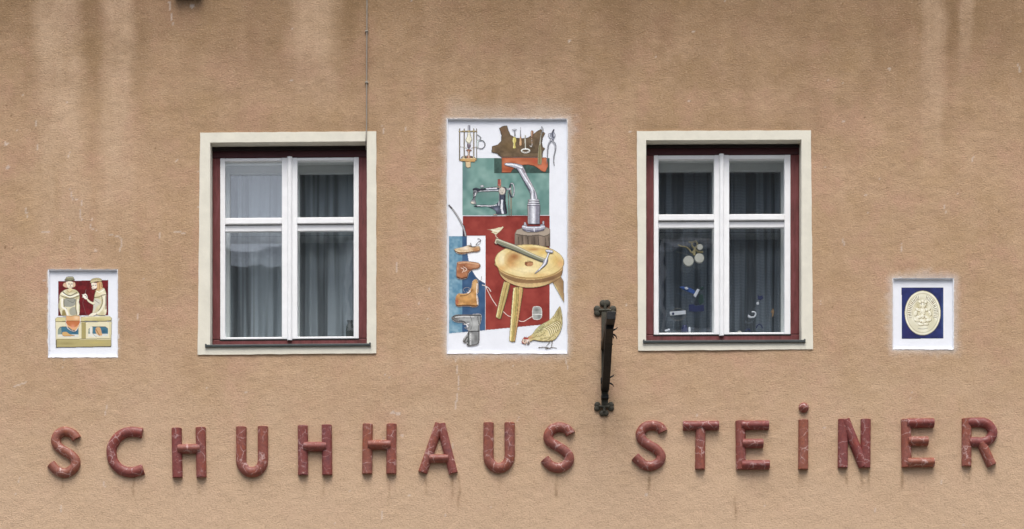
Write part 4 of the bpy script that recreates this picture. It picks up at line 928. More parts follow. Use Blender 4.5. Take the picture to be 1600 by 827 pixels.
p.fill(m, (170, 172, 184)); p.ln(T((60, 92), (130, 98), (195, 122)), 2.4, (238, 240, 246)); p.ln(T((150, 130), (205, 225), (265, 320)), 1.8, (88, 90, 108)); p.ln(T((180, 140), (235, 230), (282, 310), (285, 395)), 2.2, (232, 234, 240)); p.ln(T((200, 130), (250, 225), (295, 300)), 1.1, (132, 92, 84)); p.ln(T((222, 170), (285, 280), (312, 345), (318, 395)), 1.6, (206, 206, 214)); p.ln(T((300, 320), (312, 400)), 1.2, (90, 90, 104)); p.rim(m, .7, (98, 98, 112), .7)
m = p.poly(T((248, 392), (345, 392), (350, 430), (355, 445), (352, 610), (245, 610), (240, 440), (246, 420)), False); x = (p.U - T((245, 0))[0][0]) / (107 / 5.509)
cyl = p.two(x, (120, 120, 132), (212, 214, 222), (112, 112, 126)); p.fill(m, cyl); p.tint((np.abs(x - .42) < .1) & m, (238, 240, 244), .45); p.tint((np.abs(x - .72) < .09) & m, (110, 106, 122), .5); p.tint((x < .1) & m, (196, 190, 188), .7)
for y in (408, 428, 446): p.ln(T((244, y), (352, y + 2)), 1.3, (96, 94, 108), .9); p.ln(T((246, y - 8), (350, y - 6)), 1.1, (234, 236, 240), .8)
m = p.poly(T((190, 632), (200, 615), (245, 610), (240, 622), (350, 622), (355, 605), (392, 612), (402, 640), (385, 665), (330, 678), (240, 678), (200, 662)), False); p.fill(m, (166, 166, 178)); p.ln(T((200, 628), (290, 640), (398, 628)), 1.6, (232, 234, 240)); p.ln(T((200, 655), (300, 668), (390, 655)), 2.0, (100, 98, 114)); p.ln(T((300, 640), (302, 675)), 1.4, (224, 224, 232)); p.rim(m, .6, (86, 84, 98), .7)
for q in ((222, 605), (380, 595)): mm = p.ell(*T(q)[0], 2.4, 3.4); p.fill(mm, (178, 176, 184)); p.rim(mm, .6, (84, 82, 94))
p.mottle(.1, 3, 9); p.build("painted_iron_last", MU, 4)

# little bird
T = lambda *pts: tz(760, 350, 7.515, pts)
p = Paint(752, 352, 792, 376, .4)
m = p.poly(T((0, 64), (45, 62), (100, 55), (140, 42), (175, 38), (190, 28), (200, 36), (214, 38), (198, 48), (180, 70), (150, 100), (125, 120), (100, 125), (80, 112), (50, 100), (70, 88), (40, 76)), True, 4); p.fill(m, (224, 212, 176)); p.lowrim(m, 1, (150, 128, 88)); p.ln(T((60, 70), (120, 85), (150, 80)), 1.0, (250, 244, 226)); p.ln(T((90, 100), (120, 100)), .9, (176, 150, 104)); p.ln(T((0, 65), (50, 67)), .9, (176, 128, 110))
p.fill(p.line(T((105, 118), (112, 150), (135, 165)), 1.2), (232, 216, 190)); p.fill(p.line(T((120, 115), (122, 150)), .9), (216, 196, 168)); p.build("painted_bird", MU, 1)

# stool: legs, seat, then hammer lying on it
T7 = lambda *pts: tz(760, 350, 7.515, pts); T6 = lambda *pts: tz(760, 430, 6.615, pts)
def leg(p, pts, c1, c2):
    m = p.poly(T6(*pts), False); p.fill(m, c1); return m
p = Paint(768, 380, 886, 536)
m = leg(p, [(180, 60), (252, 85), (240, 150), (155, 452), (130, 458), (92, 435), (150, 170)], (196, 172, 106), 0); p.ln(T6((182, 70), (150, 190), (105, 430)), 2.2, (238, 224, 164)); p.ln(T6((215, 90), (130, 440)), 1.4, (146, 122, 70)); p.ln(T6((245, 95), (210, 250), (150, 450)), 2.2, (108, 92, 62)); p.rim(m, .7, (98, 76, 44), .7)
m = leg(p, [(672, 60), (700, 20), (770, 10), (800, 60), (806, 300), (790, 270)], (182, 150, 104), 0); p.ln(T6((700, 95), (800, 285)), 2.0, (240, 222, 160)); p.tint(p.blob(*T6((780, 110))[0], 4, 10), (148, 112, 76), .7); p.rim(m, .7, (110, 84, 52), .6)
m = leg(p, [(275, 130), (300, 118), (375, 128), (386, 155), (355, 340), (300, 690), (262, 695), (232, 682), (250, 420), (268, 200)], (206, 180, 108), 0); p.ln(T6((285, 140), (270, 300), (245, 680)), 2.4, (244, 232, 172)); p.ln(T6((315, 130), (305, 350), (268, 690)), 2.4, (164, 146, 84)); p.ln(T6((332, 130), (322, 350), (282, 690)), 1.0, (110, 90, 50)); p.ln(T6((355, 150), (340, 330), (295, 680)), 3.4, (206, 160, 104)); p.ln(T6((378, 150), (352, 340)), 1.2, (134, 92, 52)); p.rim(m, .8, (120, 92, 54), .75)
side = p.poly(T7((112, 455), (132, 520), (160, 600), (220, 670), (330, 725), (470, 755), (620, 745), (760, 700), (860, 640), (890, 590), (902, 500), (870, 420), (500, 400)), True, 5); t = (p.V - 428) / 24
p.fill(side, (206, 174, 118)); p.mottle(.08, 5, 61); low = p.poly(T7((128, 520), (200, 580), (330, 630), (480, 655), (650, 645), (800, 600), (900, 540), (890, 590), (850, 620), (700, 680), (500, 700), (330, 680), (190, 610)), True, 5); p.tint(low & side, (128, 92, 58), .75); p.tint(p.blob(*T7((780, 650))[0], 12, 6), (120, 86, 60), .6); p.tint(p.blob(*T7((450, 725))[0], 20, 4), (222, 190, 134), .6); p.lowrim(side, 1.1, (104, 78, 44), .7)
seat = p.ell(*T7((505, 440))[0], 54.6, 27, .035); hgt = .5 + .5 * vnoise(p.U, p.V, 14, 10, 62)
cs = p.two(hgt, (226, 200, 132), (238, 218, 158)); p.fill(seat, cs)
p.rim(seat, 1.3, (188, 150, 88), .55); p.lowrim(seat, 1.6, (150, 108, 54), .6)
inn = p.ell(*T7((520, 425))[0], 42, 20.5, .03); p.tint(inn & ~p.ell(*T7((525, 430))[0], 40, 19, .03), (206, 168, 96), .35)
p.tint(p.blob(*T7((330, 385))[0], 9, 6), (158, 92, 46), .8); p.tint(p.blob(*T7((280, 440))[0], 7, 8), (190, 130, 70), .7); p.tint(p.blob(*T7((310, 490))[0], 8, 5), (216, 156, 90), .5); p.tint(p.blob(*T7((560, 300))[0], 11, 2.4), (184, 120, 60), .7); p.tint(p.blob(*T7((660, 335))[0], 9, 4), (222, 180, 84), .6); p.tint(p.blob(*T7((820, 415))[0], 8, 8), (214, 176, 92), .6); p.tint(p.blob(*T7((870, 470))[0], 6, 7), (222, 150, 96), .5); p.tint(p.blob(*T7((480, 540))[0], 24, 6), (246, 232, 186), .7); p.tint(p.blob(*T7((180, 420))[0], 5, 12), (242, 230, 190), .7); p.tint(p.blob(*T7((640, 600))[0], 20, 3), (224, 178, 110), .5); p.tint(p.blob(*T7((180, 520))[0], 9, 5), (224, 168, 92), .6)
hole = p.ell(*T7((500, 467))[0], 6.8, 4.4); p.tint(hole, (140, 86, 54)); p.tint(hole & p.ell(*T7((520, 478))[0], 6, 3.5), (214, 160, 112), .7); p.uprim(hole, .9, (84, 50, 30)); p.ln(T7((470, 445), (540, 440)), .9, (224, 190, 130))
p.mottle(.04, 3, 63); p.build("painted_stool", MU, 3)
p = Paint(771, 368, 866, 430, .5)
m = p.poly(T7((95, 220), (110, 172), (130, 165), (200, 195), (330, 240), (480, 315), (600, 370), (690, 405), (670, 455), (640, 448), (500, 392), (330, 320), (190, 270)), False); p.fill(m, (150, 148, 124)); p.ln(T7((120, 178), (330, 258), (520, 345), (680, 412)), 2.2, (214, 210, 184)); p.ln(T7((105, 228), (330, 312), (500, 385), (660, 448)), 2.4, (92, 92, 84)); p.ln(T7((112, 205), (330, 290), (500, 362), (660, 432)), 1.4, (122, 128, 104)); p.fill(p.poly(T7((92, 225), (106, 172), (122, 170), (112, 222), (128, 245), (110, 240)), False), (220, 206, 176)); p.rim(p.a, .6, (80, 76, 66), .6)
m = p.poly(T7((690, 318), (705, 298), (760, 302), (790, 322), (770, 352), (745, 350), (728, 400), (725, 440), (705, 480), (650, 530), (570, 588), (566, 575), (620, 520), (660, 465), (672, 430), (700, 390), (712, 345)), True, 4); p.fill(m, (172, 174, 188)); p.ln(T7((728, 350), (700, 420), (680, 470), (620, 535)), 1.8, (240, 242, 246)); p.ln(T7((745, 350), (722, 420), (700, 480), (640, 530)), 1.6, (82, 84, 102)); p.ln(T7((700, 312), (770, 322)), 1.6, (232, 234, 240)); p.ln(T7((700, 335), (770, 345)), 1.3, (88, 88, 104)); p.rim(m, .5, (70, 70, 86), .7); p.build("painted_hammer", MU, 6)

# thread and spool
p = Paint(742, 438, 848, 512, .5)
for q in ([(758.8, 448), (768, 466), (776, 478)], [(786, 486.5), (793, 493), (798, 495)], [(811, 501.5), (818, 502.5), (826, 498), (832, 494.5)]): p.fill(p.line(q, 1.7), (232, 214, 204))
p.fill(p.line([(753.5, 445.5), (758.5, 447), (763.5, 450.5), (767, 455.5)], 1.8), (226, 218, 210)); p.fill(p.line([(745, 440), (750, 436), (751.8, 431)], 1.3), (186, 176, 156)) 
m = p.poly(T6((475, 345), (500, 322), (555, 325), (575, 360), (575, 430), (550, 460), (500, 462), (475, 440)), True, 4); p.fill(m, (176, 178, 172)); p.tint(p.blob(*T6((520, 360))[0], 4, 3), (96, 100, 98), .7); p.tint(p.blob(*T6((545, 430))[0], 3, 4), (110, 114, 112), .7); p.ln(T6((478, 402), (572, 405)), 1.2, (236, 236, 230)); p.ln(T6((478, 395), (572, 397)), .8, (74, 76, 74)); p.rim(m, 1.1, (236, 234, 228), .9)
for y in (340, 355, 370, 385, 418, 432, 446): p.ln(T6((490, y), (560, y - 3)), .6, (120, 122, 118), .5)
p.build("painted_thread_spool", MU, 1)

# hen
p = Paint(812, 476, 884, 548, .5)
m = p.poly(T6((455, 690), (420, 660), (425, 640), (470, 610), (520, 545), (580, 500), (640, 468), (690, 420), (720, 370), (760, 320), (778, 370), (788, 440), (786, 520), (765, 590), (735, 640), (690, 680), (620, 690), (540, 685), (490, 675)), True, 5)
p.fill(m, p.two(.5 + .5 * vnoise(p.U, p.V, 5, 3.5, 71), (188, 172, 112), (222, 208, 154))); p.tint(p.blob(*T6((560, 550))[0], 9, 5, -.6), (164, 168, 120), .8); p.tint(p.blob(*T6((640, 600))[0], 9, 6), (232, 216, 158), .7); p.tint(p.blob(*T6((745, 400))[0], 3, 10, .2), (140, 126, 82), .7); p.tint(p.blob(*T6((450, 640))[0], 4, 3), (206, 150, 98), .8)
for k in range(8):
    x0_, y0_ = 600 + k * 18, 560 - k * 10; p.ln(T6((x0_ - 10, y0_ - 20), (x0_ + 40, y0_ + 5), (x0_ + 62, y0_ + 62)), 1.0, (122, 104, 60), .75); p.ln(T6((x0_ - 4, y0_ - 14), (x0_ + 38, y0_ + 14), (x0_ + 54, y0_ + 64)), .8, (246, 238, 202), .8)
for (a_, b_) in (((500, 600), (580, 560)), ((520, 640), (600, 600)), ((560, 660), (630, 640)), ((640, 650), (700, 610)), ((600, 680), (660, 650)), ((740, 350), (735, 430)), ((760, 360), (755, 450)), ((775, 420), (760, 520)), ((720, 400), (690, 450)), ((530, 580), (590, 530)), ((470, 650), (520, 620))): p.ln(T6(a_, ((a_[0] + b_[0]) / 2 + 6, (a_[1] + b_[1]) / 2 + 6), b_), .9, (116, 96, 58), .65)
rgh = np.random.default_rng(3)
for k in range(90):
    x0_, y0_ = rgh.uniform(480, 770), rgh.uniform(400, 690); p.ln(T6((x0_, y0_), (x0_ + 9, y0_ + 7)), .8, ((112, 92, 54), (240, 230, 190))[k % 2], .6)
p.rim(m, .7, (130, 108, 66), .6); p.lowrim(m, 1.4, (140, 116, 74), .6)
m = p.poly(T6((372, 660), (395, 642), (425, 645), (450, 675), (446, 715), (425, 722), (412, 700), (408, 735), (398, 715), (375, 710), (362, 690)), True, 4); p.fill(m, (214, 190, 172)); p.ln(T6((370, 665), (366, 690), (385, 708)), 1.7, (176, 52, 48)); p.fill(p.poly(T6((385, 660), (392, 632), (402, 648), (412, 630), (420, 650), (432, 640), (430, 662))), (178, 58, 50)); p.ln(T6((400, 660), (395, 690)), 1.0, (96, 66, 60)); p.ln(T6((436, 690), (432, 720)), 2.0, (92, 84, 86)); p.tint(p.blob(*T6((428, 680))[0], 1.2, 1.4), (246, 240, 236)); p.ln(T6((408, 700), (406, 735)), 1.2, (216, 140, 84))
for q in (((660, 680), (630, 725), (605, 750)), ((682, 680), (672, 745))): p.fill(p.line(T6(*q), 1.7, 1.3), (132, 116, 88))
p.fill(p.line(T6((540, 750), (600, 745), (660, 758)), 1.7), (116, 102, 84)); p.fill(p.line(T6((610, 765), (680, 748), (725, 756)), 1.5), (116, 102, 84)); p.build("painted_hen", MU, 4)

# four shoes
T5 = lambda *pts: tz(695, 310, 5.513, pts)
def shoe(name, pts, c0, c1, dk, halo, marks, box_):
    p = Paint(*box_, .5); m = p.poly(pts, True, 5)
    if halo: p.fill(p.line(pts + pts[:1], 2.0), halo)
    p.fill(m, p.two(.5 + .55 * vnoise(p.U, p.V, 6, 5, 81), c0, c1)); p.lowrim(m, 2.2, dk, .6); p.rightrim(m, 1.4, dk, .45); p.rim(m, .6, tuple(x * .6 for x in dk), .7); p.uprim(m, 1.2, tuple(min(255, x * 1.15) for x in c1), .6); p.mottle(.1, 2.5, 83)
    for (kind, q, w_, c_) in marks:
        if kind == 'l': p.ln(q, w_, c_, .85)
        elif kind == 'L': p.fill(p.line(q, w_), c_)
        elif kind == 'b': p.tint(p.blob(q[0], q[1], w_[0], w_[1]), c_, .8)
    p.build(name, MU, 3)
shoe("painted_slipper", T5((82, 440), (110, 432), (165, 420), (215, 405), (240, 418), (295, 415), (297, 455), (230, 465), (150, 480), (105, 470)), (198, 160, 112), (226, 200, 160), (138, 88, 52), (240, 236, 228),
     [('b', T5((180, 432))[0], (6, 3), (240, 230, 216)), ('l', T5((90, 458), (150, 470), (295, 452)), 1.6, (110, 72, 44)), ('l', T5((92, 450), (150, 462), (240, 452)), 1.2, (236, 214, 176)), ('b', T5((265, 440))[0], (5, 3), (190, 124, 78)), ('L', T5((268, 400), (290, 375), (310, 368), (300, 352), (284, 350)), 1.5, (84, 78, 84)), ('L', T5((305, 370), (300, 395), (270, 405)), 1.2, (110, 102, 104)), ('L', T5((228, 412), (222, 385)), 1.6, (90, 80, 74)), ('l', T5((210, 412), (240, 420), (262, 418)), 1.4, (60, 50, 50))], (708, 370, 756, 400))
shoe("painted_ankle_boot", T5((105, 570), (115, 550), (180, 545), (240, 550), (290, 560), (305, 580), (290, 605), (240, 615), (205, 645), (190, 685), (140, 695), (105, 680), (100, 620)), (150, 88, 58), (196, 136, 96), (98, 52, 34), (226, 220, 212),
     [('l', T5((120, 560), (200, 555), (290, 572)), 1.7, (222, 178, 140)), ('l', T5((165, 575), (175, 605), (220, 615)), 1.0, (96, 52, 36)), ('l', T5((140, 600), (165, 615), (150, 640)), 1.0, (240, 230, 216)), ('l', T5((160, 590), (190, 612), (170, 630)), 1.0, (240, 230, 216)), ('b', T5((135, 660))[0], (4, 4), (184, 112, 72)), ('b', T5((255, 585))[0], (6, 3), (204, 150, 112)), ('l', T5((104, 678), (145, 690), (190, 682)), 1.6, (84, 44, 30))], (709, 406, 753, 438))
Ts = lambda *pts: tz(695, 430, 6.613, pts)
shoe("painted_brown_boot", Ts((120, 215), (145, 192), (200, 195), (240, 180), (275, 130), (290, 65), (325, 45), (342, 80), (345, 170), (330, 200), (345, 250), (342, 315), (300, 330), (250, 320), (200, 318), (140, 325), (112, 300), (112, 250)), (178, 124, 66), (214, 164, 102), (112, 70, 36), (236, 230, 222),
     [('b', Ts((128, 275))[0], (2, 5), (176, 78, 66)), ('l', Ts((160, 215), (230, 205), (290, 150)), 1.2, (110, 72, 40)), ('L', Ts((205, 175), (190, 150), (215, 130), (245, 130), (262, 150)), 1.3, (236, 236, 238)), ('L', Ts((225, 165), (240, 185), (262, 165), (240, 150)), 1.3, (236, 236, 238)), ('L', Ts((350, 70), (375, 50), (380, 15)), 1.2, (170, 160, 138)), ('b', Ts((310, 110))[0], (3, 8), (222, 180, 124)), ('b', Ts((230, 250))[0], (8, 4), (222, 166, 96)), ('l', Ts((120, 318), (220, 310), (340, 318)), 1.4, (98, 60, 34)), ('l', Ts((335, 90), (330, 190), (340, 300)), 1.8, (238, 232, 226))], (709, 430, 755, 482))
shoe("painted_grey_boot", Ts((70, 440), (110, 415), (180, 410), (280, 412), (300, 405), (372, 410), (370, 480), (355, 530), (355, 600), (350, 700), (310, 725), (235, 730), (235, 690), (228, 700), (195, 695), (195, 660), (240, 600), (245, 570), (225, 520), (190, 490), (130, 485), (90, 470)), (128, 130, 130), (176, 178, 176), (70, 70, 72), (236, 234, 234),
     [('b', Ts((110, 445))[0], (5, 3), (92, 88, 86)), ('l', Ts((80, 432), (110, 420), (180, 414), (280, 416), (368, 414)), 2.0, (66, 64, 64)), ('l', Ts((110, 436), (180, 428), (300, 430)), 1.6, (220, 220, 218)), ('l', Ts((150, 470), (200, 480), (235, 520)), 1.3, (84, 82, 82)), ('l', Ts((265, 430), (285, 500), (270, 560)), 1.1, (92, 92, 92)), ('l', Ts((250, 585), (355, 580)), 1.7, (62, 62, 64)), ('l', Ts((245, 590), (240, 720)), 2.2, (66, 66, 66)), ('l', Ts((270, 600), (268, 720)), 1.2, (214, 214, 212)), ('b', Ts((300, 500))[0], (6, 6), (190, 192, 190)), ('l', Ts((340, 430), (350, 500)), 1.3, (92, 92, 92)), ('L', Ts((185, 505), (230, 520), (235, 535), (205, 545), (235, 560)), 1.4, (232, 232, 234)), ('L', Ts((200, 515), (250, 500)), 1.3, (232, 232, 234)), ('b', Ts((322, 660))[0], (3, 8), (112, 112, 112)), ('l', Ts((200, 690), (230, 640)), 2.0, (84, 80, 78))]
     + [('b', Ts((266, y))[0], (.8, .8), (236, 236, 236)) for y in (615, 640, 665, 690)], (703, 488, 754, 543))

# ============ left plaque: two cobblers behind a counter
PL = niche('plaque', "plaque", "small white framed picture of two hatted cobblers behind a counter on dark red", "plaque")
T = lambda *pts: tz(65, 410, 5.17, pts)
p = Paint(89, 436, 170, 495, .5); m = p.poly(T((133, 152), (538, 142), (538, 428), (133, 432)), False); p.fill(m, (118, 28, 34)).mottle(.22, 6, 3); p.rim(m, .6, (70, 22, 28), .6); p.build("red_field", PL, 0)
st0, st1, stl, std = (196, 186, 138), (236, 228, 196), (250, 246, 232), (122, 112, 82)
A1 = lambda *pts: tz(84, 425, 11.02, pts)
p = Paint(84, 430, 130, 500, .45)
m = p.poly(A1((95, 400), (130, 345), (200, 300), (280, 285), (370, 300), (430, 350), (450, 430), (440, 520), (455, 600), (440, 740), (360, 770), (230, 770), (130, 750), (90, 650), (70, 600), (85, 500)), True, 5); p.fill(m, p.two(.5 + .5 * vnoise(p.U, p.V, 5, 5, 7), st0, st1)); p.rim(m, .6, std, .7)
p.tint(p.poly(A1((185, 470), (290, 450), (375, 470), (370, 560), (300, 600), (190, 590))), (146, 148, 140), .85); p.tint(p.poly(A1((300, 620), (370, 610), (400, 720), (300, 745), (270, 680))), (158, 158, 146), .8); p.tint(p.poly(A1((150, 660), (220, 650), (230, 750), (140, 750)), False), (140, 122, 64), .8)
p.ln(A1((160, 345), (230, 400), (300, 405), (400, 355)), 1.5, (110, 106, 92)); p.ln(A1((120, 410), (230, 450), (330, 450), (440, 410)), 1.3, std); p.ln(A1((150, 370), (250, 425), (330, 425), (430, 380)), 1.6, stl); p.ln(A1((175, 470), (180, 600), (220, 640)), 1.3, (120, 112, 88)); p.ln(A1((385, 460), (375, 600), (400, 740)), 1.3, (128, 122, 98)); p.ln(A1((150, 470), (145, 600), (200, 640), (245, 760)), 3.0, (244, 240, 226)); p.ln(A1((420, 480), (415, 600), (420, 740)), 2.6, (240, 234, 212)); p.ln(A1((240, 490), (330, 530), (360, 480)), .9, (116, 116, 110)); p.ln(A1((100, 460), (95, 600), (110, 650)), 1.0, (150, 130, 90))
hair = p.poly(A1((190, 180), (160, 205), (150, 235), (180, 265), (230, 280), (330, 275), (375, 245), (375, 195), (340, 170))); p.fill(hair, (222, 180, 146)); p.rim(hair, .6, (150, 104, 76), .7)
f1 = p.poly(A1((215, 165), (330, 165), (338, 225), (320, 275), (280, 295), (240, 275), (215, 225))); p.fill(f1, (234, 222, 196)); p.rim(f1, .5, (150, 128, 98), .6)
p.tint(p.blob(*A1((262, 208))[0], 1.0, .7), (92, 84, 80)); p.tint(p.blob(*A1((312, 208))[0], 1.0, .7), (92, 84, 80)); p.ln(A1((288, 205), (284, 238), (294, 242)), .7, (150, 126, 104)); p.ln(A1((268, 260), (308, 260)), .7, (168, 112, 98)); p.fill(p.poly(A1((245, 285), (320, 285), (310, 325), (270, 345), (240, 325))), (222, 206, 160)); p.ln(A1((232, 320), (270, 350), (318, 320)), .8, (176, 140, 92))
hat = p.poly(A1((185, 150), (205, 105), (225, 82), (330, 80), (350, 110), (362, 150), (280, 160)), True, 5); p.fill(hat, (150, 148, 116)); p.ln(A1((215, 100), (330, 98)), 1.0, (196, 192, 160)); p.ln(A1((195, 138), (280, 148), (355, 138)), 1.3, (96, 94, 74)); p.ln(A1((205, 120), (345, 120)), .9, (122, 120, 92))
p.build("painted_person", PL, 1)
A2 = lambda *pts: tz(124, 425, 11.02, pts)
p = Paint(122, 432, 170, 500, .45)
m = p.poly(A2((250, 440), (265, 370), (290, 320), (400, 270), (440, 290), (470, 390), (470, 560), (460, 740), (300, 745), (215, 745), (230, 640), (235, 540)), True, 5); p.fill(m, p.two(.5 + .5 * vnoise(p.U, p.V, 5, 5, 9), st0, st1)); p.rim(m, .6, std, .7)
p.tint(p.poly(A2((270, 460), (350, 480), (370, 540), (300, 600), (250, 700), (240, 560))), (206, 204, 192), .8); p.ln(A2((260, 445), (340, 430), (400, 400), (465, 395)), 1.4, std); p.ln(A2((385, 420), (395, 540), (340, 660), (290, 710)), 1.3, (120, 112, 86)); p.ln(A2((430, 420), (425, 540), (370, 660), (260, 740)), 3.2, (236, 232, 206)); p.ln(A2((455, 420), (450, 640)), 1.4, (158, 136, 130)); p.ln(A2((260, 480), (340, 540)), 1.0, (150, 146, 130)); p.tint(p.blob(*A2((320, 370))[0], 5, 4), (226, 208, 160), .7); p.ln(A2((300, 330), (350, 350), (430, 300)), 1.2, stl)
arm = p.line(A2((240, 545), (170, 510), (120, 450)), 4.6, 3.4); p.fill(arm, (232, 222, 188)); p.lowrim(arm, 1.0, (140, 122, 86))
hnd = p.poly(A2((70, 380), (110, 370), (140, 410), (145, 450), (110, 480), (70, 450), (30, 435), (55, 420), (35, 385))); p.fill(hnd, (246, 236, 222)); p.ln(A2((90, 400), (115, 410), (118, 440)), .9, (92, 84, 88)); p.rim(hnd, .5, (196, 120, 96), .6)
p.fill(p.line(A2((100, 370), (115, 305)), 1.1), (190, 170, 168)); p.fill(p.line(A2((75, 470), (60, 540), (90, 640), (110, 720), (150, 745)), 1.0), (182, 140, 138))
lh = p.poly(A2((215, 705), (290, 700), (300, 730), (260, 760), (180, 785), (100, 800), (150, 750))); p.fill(lh, (236, 228, 204)); p.lowrim(lh, 1.0, (70, 66, 68)); p.rim(lh, .5, (150, 120, 96), .6)
hair = p.poly(A2((285, 190), (380, 170), (405, 225), (400, 270), (350, 310), (290, 325), (255, 330), (300, 280))); p.fill(hair, (214, 172, 118)); p.rim(hair, .6, (150, 104, 66), .6); p.ln(A2((350, 200), (345, 290)), .9, (160, 112, 70)); p.ln(A2((375, 200), (380, 260)), .9, (168, 118, 74))
f1 = p.poly(A2((205, 190), (290, 185), (305, 230), (300, 280), (265, 300), (225, 305), (205, 270), (212, 245), (200, 230))); p.fill(f1, (240, 226, 206)); p.rim(f1, .5, (160, 130, 104), .6); p.tint(p.blob(*A2((238, 232))[0], .9, .7), (96, 92, 96)); p.tint(p.blob(*A2((280, 232))[0], 1.0, .7), (96, 92, 96)); p.ln(A2((222, 230), (210, 252), (225, 256)), .7, (168, 132, 110)); p.ln(A2((222, 278), (250, 278)), .7, (176, 112, 98))
hat = p.poly(A2((185, 175), (200, 130), (250, 105), (340, 102), (385, 125), (385, 165), (300, 172), (190, 195)), True, 5); p.fill(hat, (206, 194, 150)); p.ln(A2((200, 145), (290, 125), (380, 140)), 1.1, (150, 138, 98)); p.lowrim(hat, 1.0, (120, 100, 66)); p.build("painted_person", PL, 1)
A3 = lambda *pts: tz(80, 485, 12.72, pts)
p = Paint(84, 490, 176, 546, .5)
m = p.poly(A3((80, 230), (1210, 220), (1195, 725), (90, 745)), False); p.fill(m, (226, 218, 182))
p.tint((p.V > 530.5) & m, (178, 164, 104), .9); p.tint(p.poly(A3((90, 590), (120, 590), (120, 745), (90, 745)), False), (110, 108, 90), .7); p.ln(A3((110, 575), (600, 572), (1190, 560)), 1.0, (132, 122, 84)); p.ln(A3((90, 742), (640, 735), (1190, 722)), 1.6, (92, 84, 64)); p.tint(p.poly(A3((600, 240), (690, 240), (690, 560), (600, 560)), False), (166, 152, 92), .9); p.tint(p.blob(*A3((900, 640))[0], 14, 2), (198, 180, 108), .7); p.tint(p.blob(*A3((300, 660))[0], 12, 2.4), (152, 140, 88), .6); p.ln(A3((1170, 240), (1170, 560)), 1.6, (206, 194, 136))
top = p.poly(A3((75, 165), (120, 130), (600, 125), (720, 110), (1150, 105), (1210, 150), (1200, 215), (700, 222), (80, 232)), False); p.fill(top, (214, 204, 148)); p.ln(A3((90, 135), (600, 128), (1180, 112)), 1.4, (248, 244, 222)); p.ln(A3((80, 226), (600, 222), (1200, 212)), 1.4, (104, 94, 62)); p.tint(p.blob(*A3((950, 180))[0], 14, 1.6), (186, 172, 108), .6)
for (w0, w1, yb) in ((130, 545, 540), (735, 1130, 525)):
    o_ = p.poly(A3((w0, yb), (w0 + 4, 380), (w0 + 50, 325), (w1 - 60, 318), (w1, 360), (w1, yb - 5)), False); p.tint(o_, (66, 120, 144)); p.tint(p.poly(A3((w0, yb), (w0 + 4, 380), (w0 + 70, 330), (w0 + 80, yb)), False), (150, 160, 142), .9); p.uprim(o_, 1.2, (90, 92, 82), .8); p.tint(o_ & (p.V > 485 + (yb - 60) / 12.72), (232, 226, 212), .9); p.tint(p.blob(*A3((w1 - 80, 420))[0], 4, 3), (44, 80, 108), .6)
s1 = p.poly(A3((225, 440), (300, 430), (360, 470), (470, 505), (400, 515), (240, 512))); p.tint(s1, (214, 170, 106)); p.lowrim(s1, .8, (150, 96, 50))
s1 = p.poly(A3((770, 340), (830, 335), (830, 460), (900, 530), (840, 535), (780, 490))); p.tint(s1, (224, 222, 210)); p.rightrim(s1, .8, (140, 136, 120)); s1 = p.poly(A3((890, 350), (970, 345), (1005, 450), (1015, 495), (960, 505), (890, 450))); p.tint(s1, (214, 168, 116)); p.ln(A3((890, 380), (930, 450), (960, 500)), 1.1, (150, 100, 64))
p.build("painted_counter", PL, 2)
p = Paint(100, 488, 130, 520, .45)
m = p.poly(A3((300, 100), (400, 112), (470, 95), (575, 110), (570, 230), (545, 320), (490, 400), (420, 400), (320, 330), (295, 240)), False); p.fill(p.line(A3((300, 100), (295, 240), (320, 345), (410, 410), (490, 405), (550, 310), (580, 220), (580, 110)), 1.8), (250, 246, 240)); p.fill(m, (226, 172, 116)); p.tint(p.poly(A3((310, 215), (560, 215), (530, 300), (440, 340), (330, 290))), (196, 108, 60), .85); p.tint(p.blob(*A3((430, 330))[0], 4, 4), (232, 160, 130), .7); p.ln(A3((310, 215), (560, 212)), 1.0, (138, 66, 36)); p.tint(p.blob(*A3((500, 150))[0], 4, 3), (240, 214, 180), .7); p.build("painted_apron", PL, 3)

# ============ right plaque: oval seal on blue
SE = niche('seal', "plaque", "small white framed picture of a pale oval seal on dark blue", "plaque")
T = lambda *pts: tz(1400, 440, 8.27, pts)
p = Paint(1407, 448, 1476, 531, .5); m = p.poly(T((70, 78), (614, 78), (612, 738), (72, 742)), False); p.fill(m, (44, 52, 108)).mottle(.25, 10, 5); p.tint(p.blob(1474, 490, 3, 40), (70, 110, 160), .7); p.tint(p.blob(1420, 520, 12, 14), (48, 40, 96), .6); p.tint(p.blob(1412, 490, 6, 20), (34, 56, 120), .6); p.rim(m, .7, (38, 36, 58), .7); p.build("blue_field", SE, 0)
p = Paint(1410, 452, 1473, 527, .4); cx, cy = T((345, 408))[0]; RX, RY = 28.6, 35.4
m = p.ell(cx, cy, RX, RY); p.fill(m, p.two(.5 + .5 * vnoise(p.U, p.V, 6, 6, 17), (212, 206, 176), (238, 235, 216))); p.tint(p.blob(cx - 6, cy - 8, 9, 12), (192, 176, 118), .55); p.tint(p.blob(cx + 8, cy + 4, 9, 10), (200, 186, 128), .45)
p.rim(m, 1.2, (150, 140, 100), .55); p.lowrim(m, 2.0, (112, 104, 82), .5); p.tint(m & ~p.erode(m, 3.2) & p.erode(m, 1.2), (242, 238, 216), .6)
el = lambda r, a_: (cx + RX * r * math.sin(a_), cy - RY * r * math.cos(a_))
for r_, w_, c_ in ((.86, .7, (150, 138, 98)), (.56, .8, (160, 148, 106)), (.58, .6, (248, 246, 232))): p.ln([el(r_, t) for t in np.linspace(0, 6.28, 40)], w_, c_, .5)
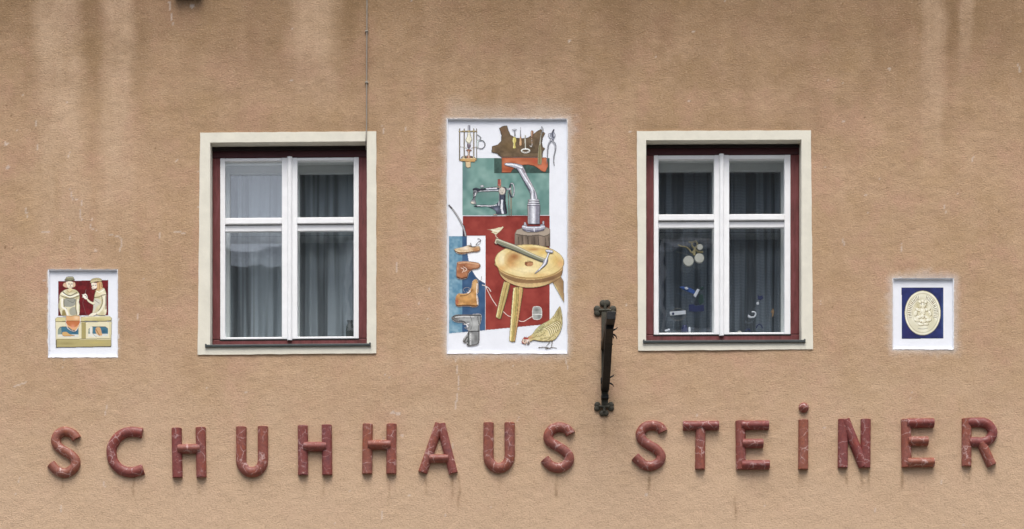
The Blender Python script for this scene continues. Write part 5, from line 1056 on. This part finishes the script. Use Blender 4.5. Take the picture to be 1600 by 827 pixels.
# worn raised lettering round the rim, legible only as upright strokes in the photograph
rg = np.random.default_rng(4)
for a_ in list(np.linspace(-1.85, -.32, 15)) + list(np.linspace(.30, 1.85, 15)):
    p.ln([el(.63, a_), el(.81, a_ + rg.uniform(-.03, .03))], .95, (120, 104, 66), .8); p.ln([el(.63, a_ + .04), el(.81, a_ + .04)], .9, (252, 248, 234), .8)
    if rg.random() < .45: r0 = rg.choice([.64, .72, .8]); p.ln([el(r0, a_), el(r0, a_ + .085)], .9, (132, 116, 76), .7)
# worn raised figure in the middle: crowned head, shoulders, crossed tools, ground
def lump(x, y, rx, ry, a_=0.0):
    m_ = p.ell(cx + x, cy + y, rx, ry, a_); p.tint(p.ell(cx + x + .5, cy + y + .8, rx + .4, ry + .4, a_) & ~m_, (140, 124, 82), .75)
    p.tint(m_, (232, 227, 202), .8); p.tint(p.blob(cx + x - rx * .3, cy + y - ry * .35, rx * .5, ry * .5, a_), (253, 250, 240), .8)
for q in ((0, -13, 5.2, 4.6), (-4.5, -17.5, 2.2, 2.2), (0, -19, 2.4, 2.2), (4.5, -17.5, 2.2, 2.2), (-7, -5.5, 5.5, 2.2, .35), (7, -5.5, 5.5, 2.2, -.35), (0, -3, 4.2, 5.6), (-11, 0, 2.4, 4.2, .3), (11, 0, 2.4, 4.2, -.3),
          (-5.5, 6, 5.4, 2.1, -.4), (5.5, 6, 5.4, 2.1, .4), (0, 4.5, 3, 3.4), (-9, 11, 4.6, 2.2, .2), (0, 12.5, 5, 2.6), (9, 11, 4.4, 2.2, -.2), (-3, 17.5, 4.2, 1.7), (5, 17, 4, 1.6)): lump(*q)
for k in range(60):
    a_, r_ = rg.uniform(0, 6.28), .5 * math.sqrt(rg.random()); x_, y_ = el(r_, a_); dx_, dy_ = rg.uniform(-2, 2, 2)
    p.ln([(x_, y_), (x_ + dx_, y_ + dy_)], .8, ((150, 134, 92), (250, 247, 232), (196, 182, 132))[k % 3], .6)
for (x_, y_) in ((-2, -14), (2, -14)): p.tint(p.blob(cx + x_, cy + y_, .8, .8), (104, 92, 72), .8)
p.ln([(cx - 7, cy + 24), (cx, cy + 25), (cx + 8, cy + 23.5)], .9, (130, 124, 104), .7)
p.build("painted_seal", SE, 1)
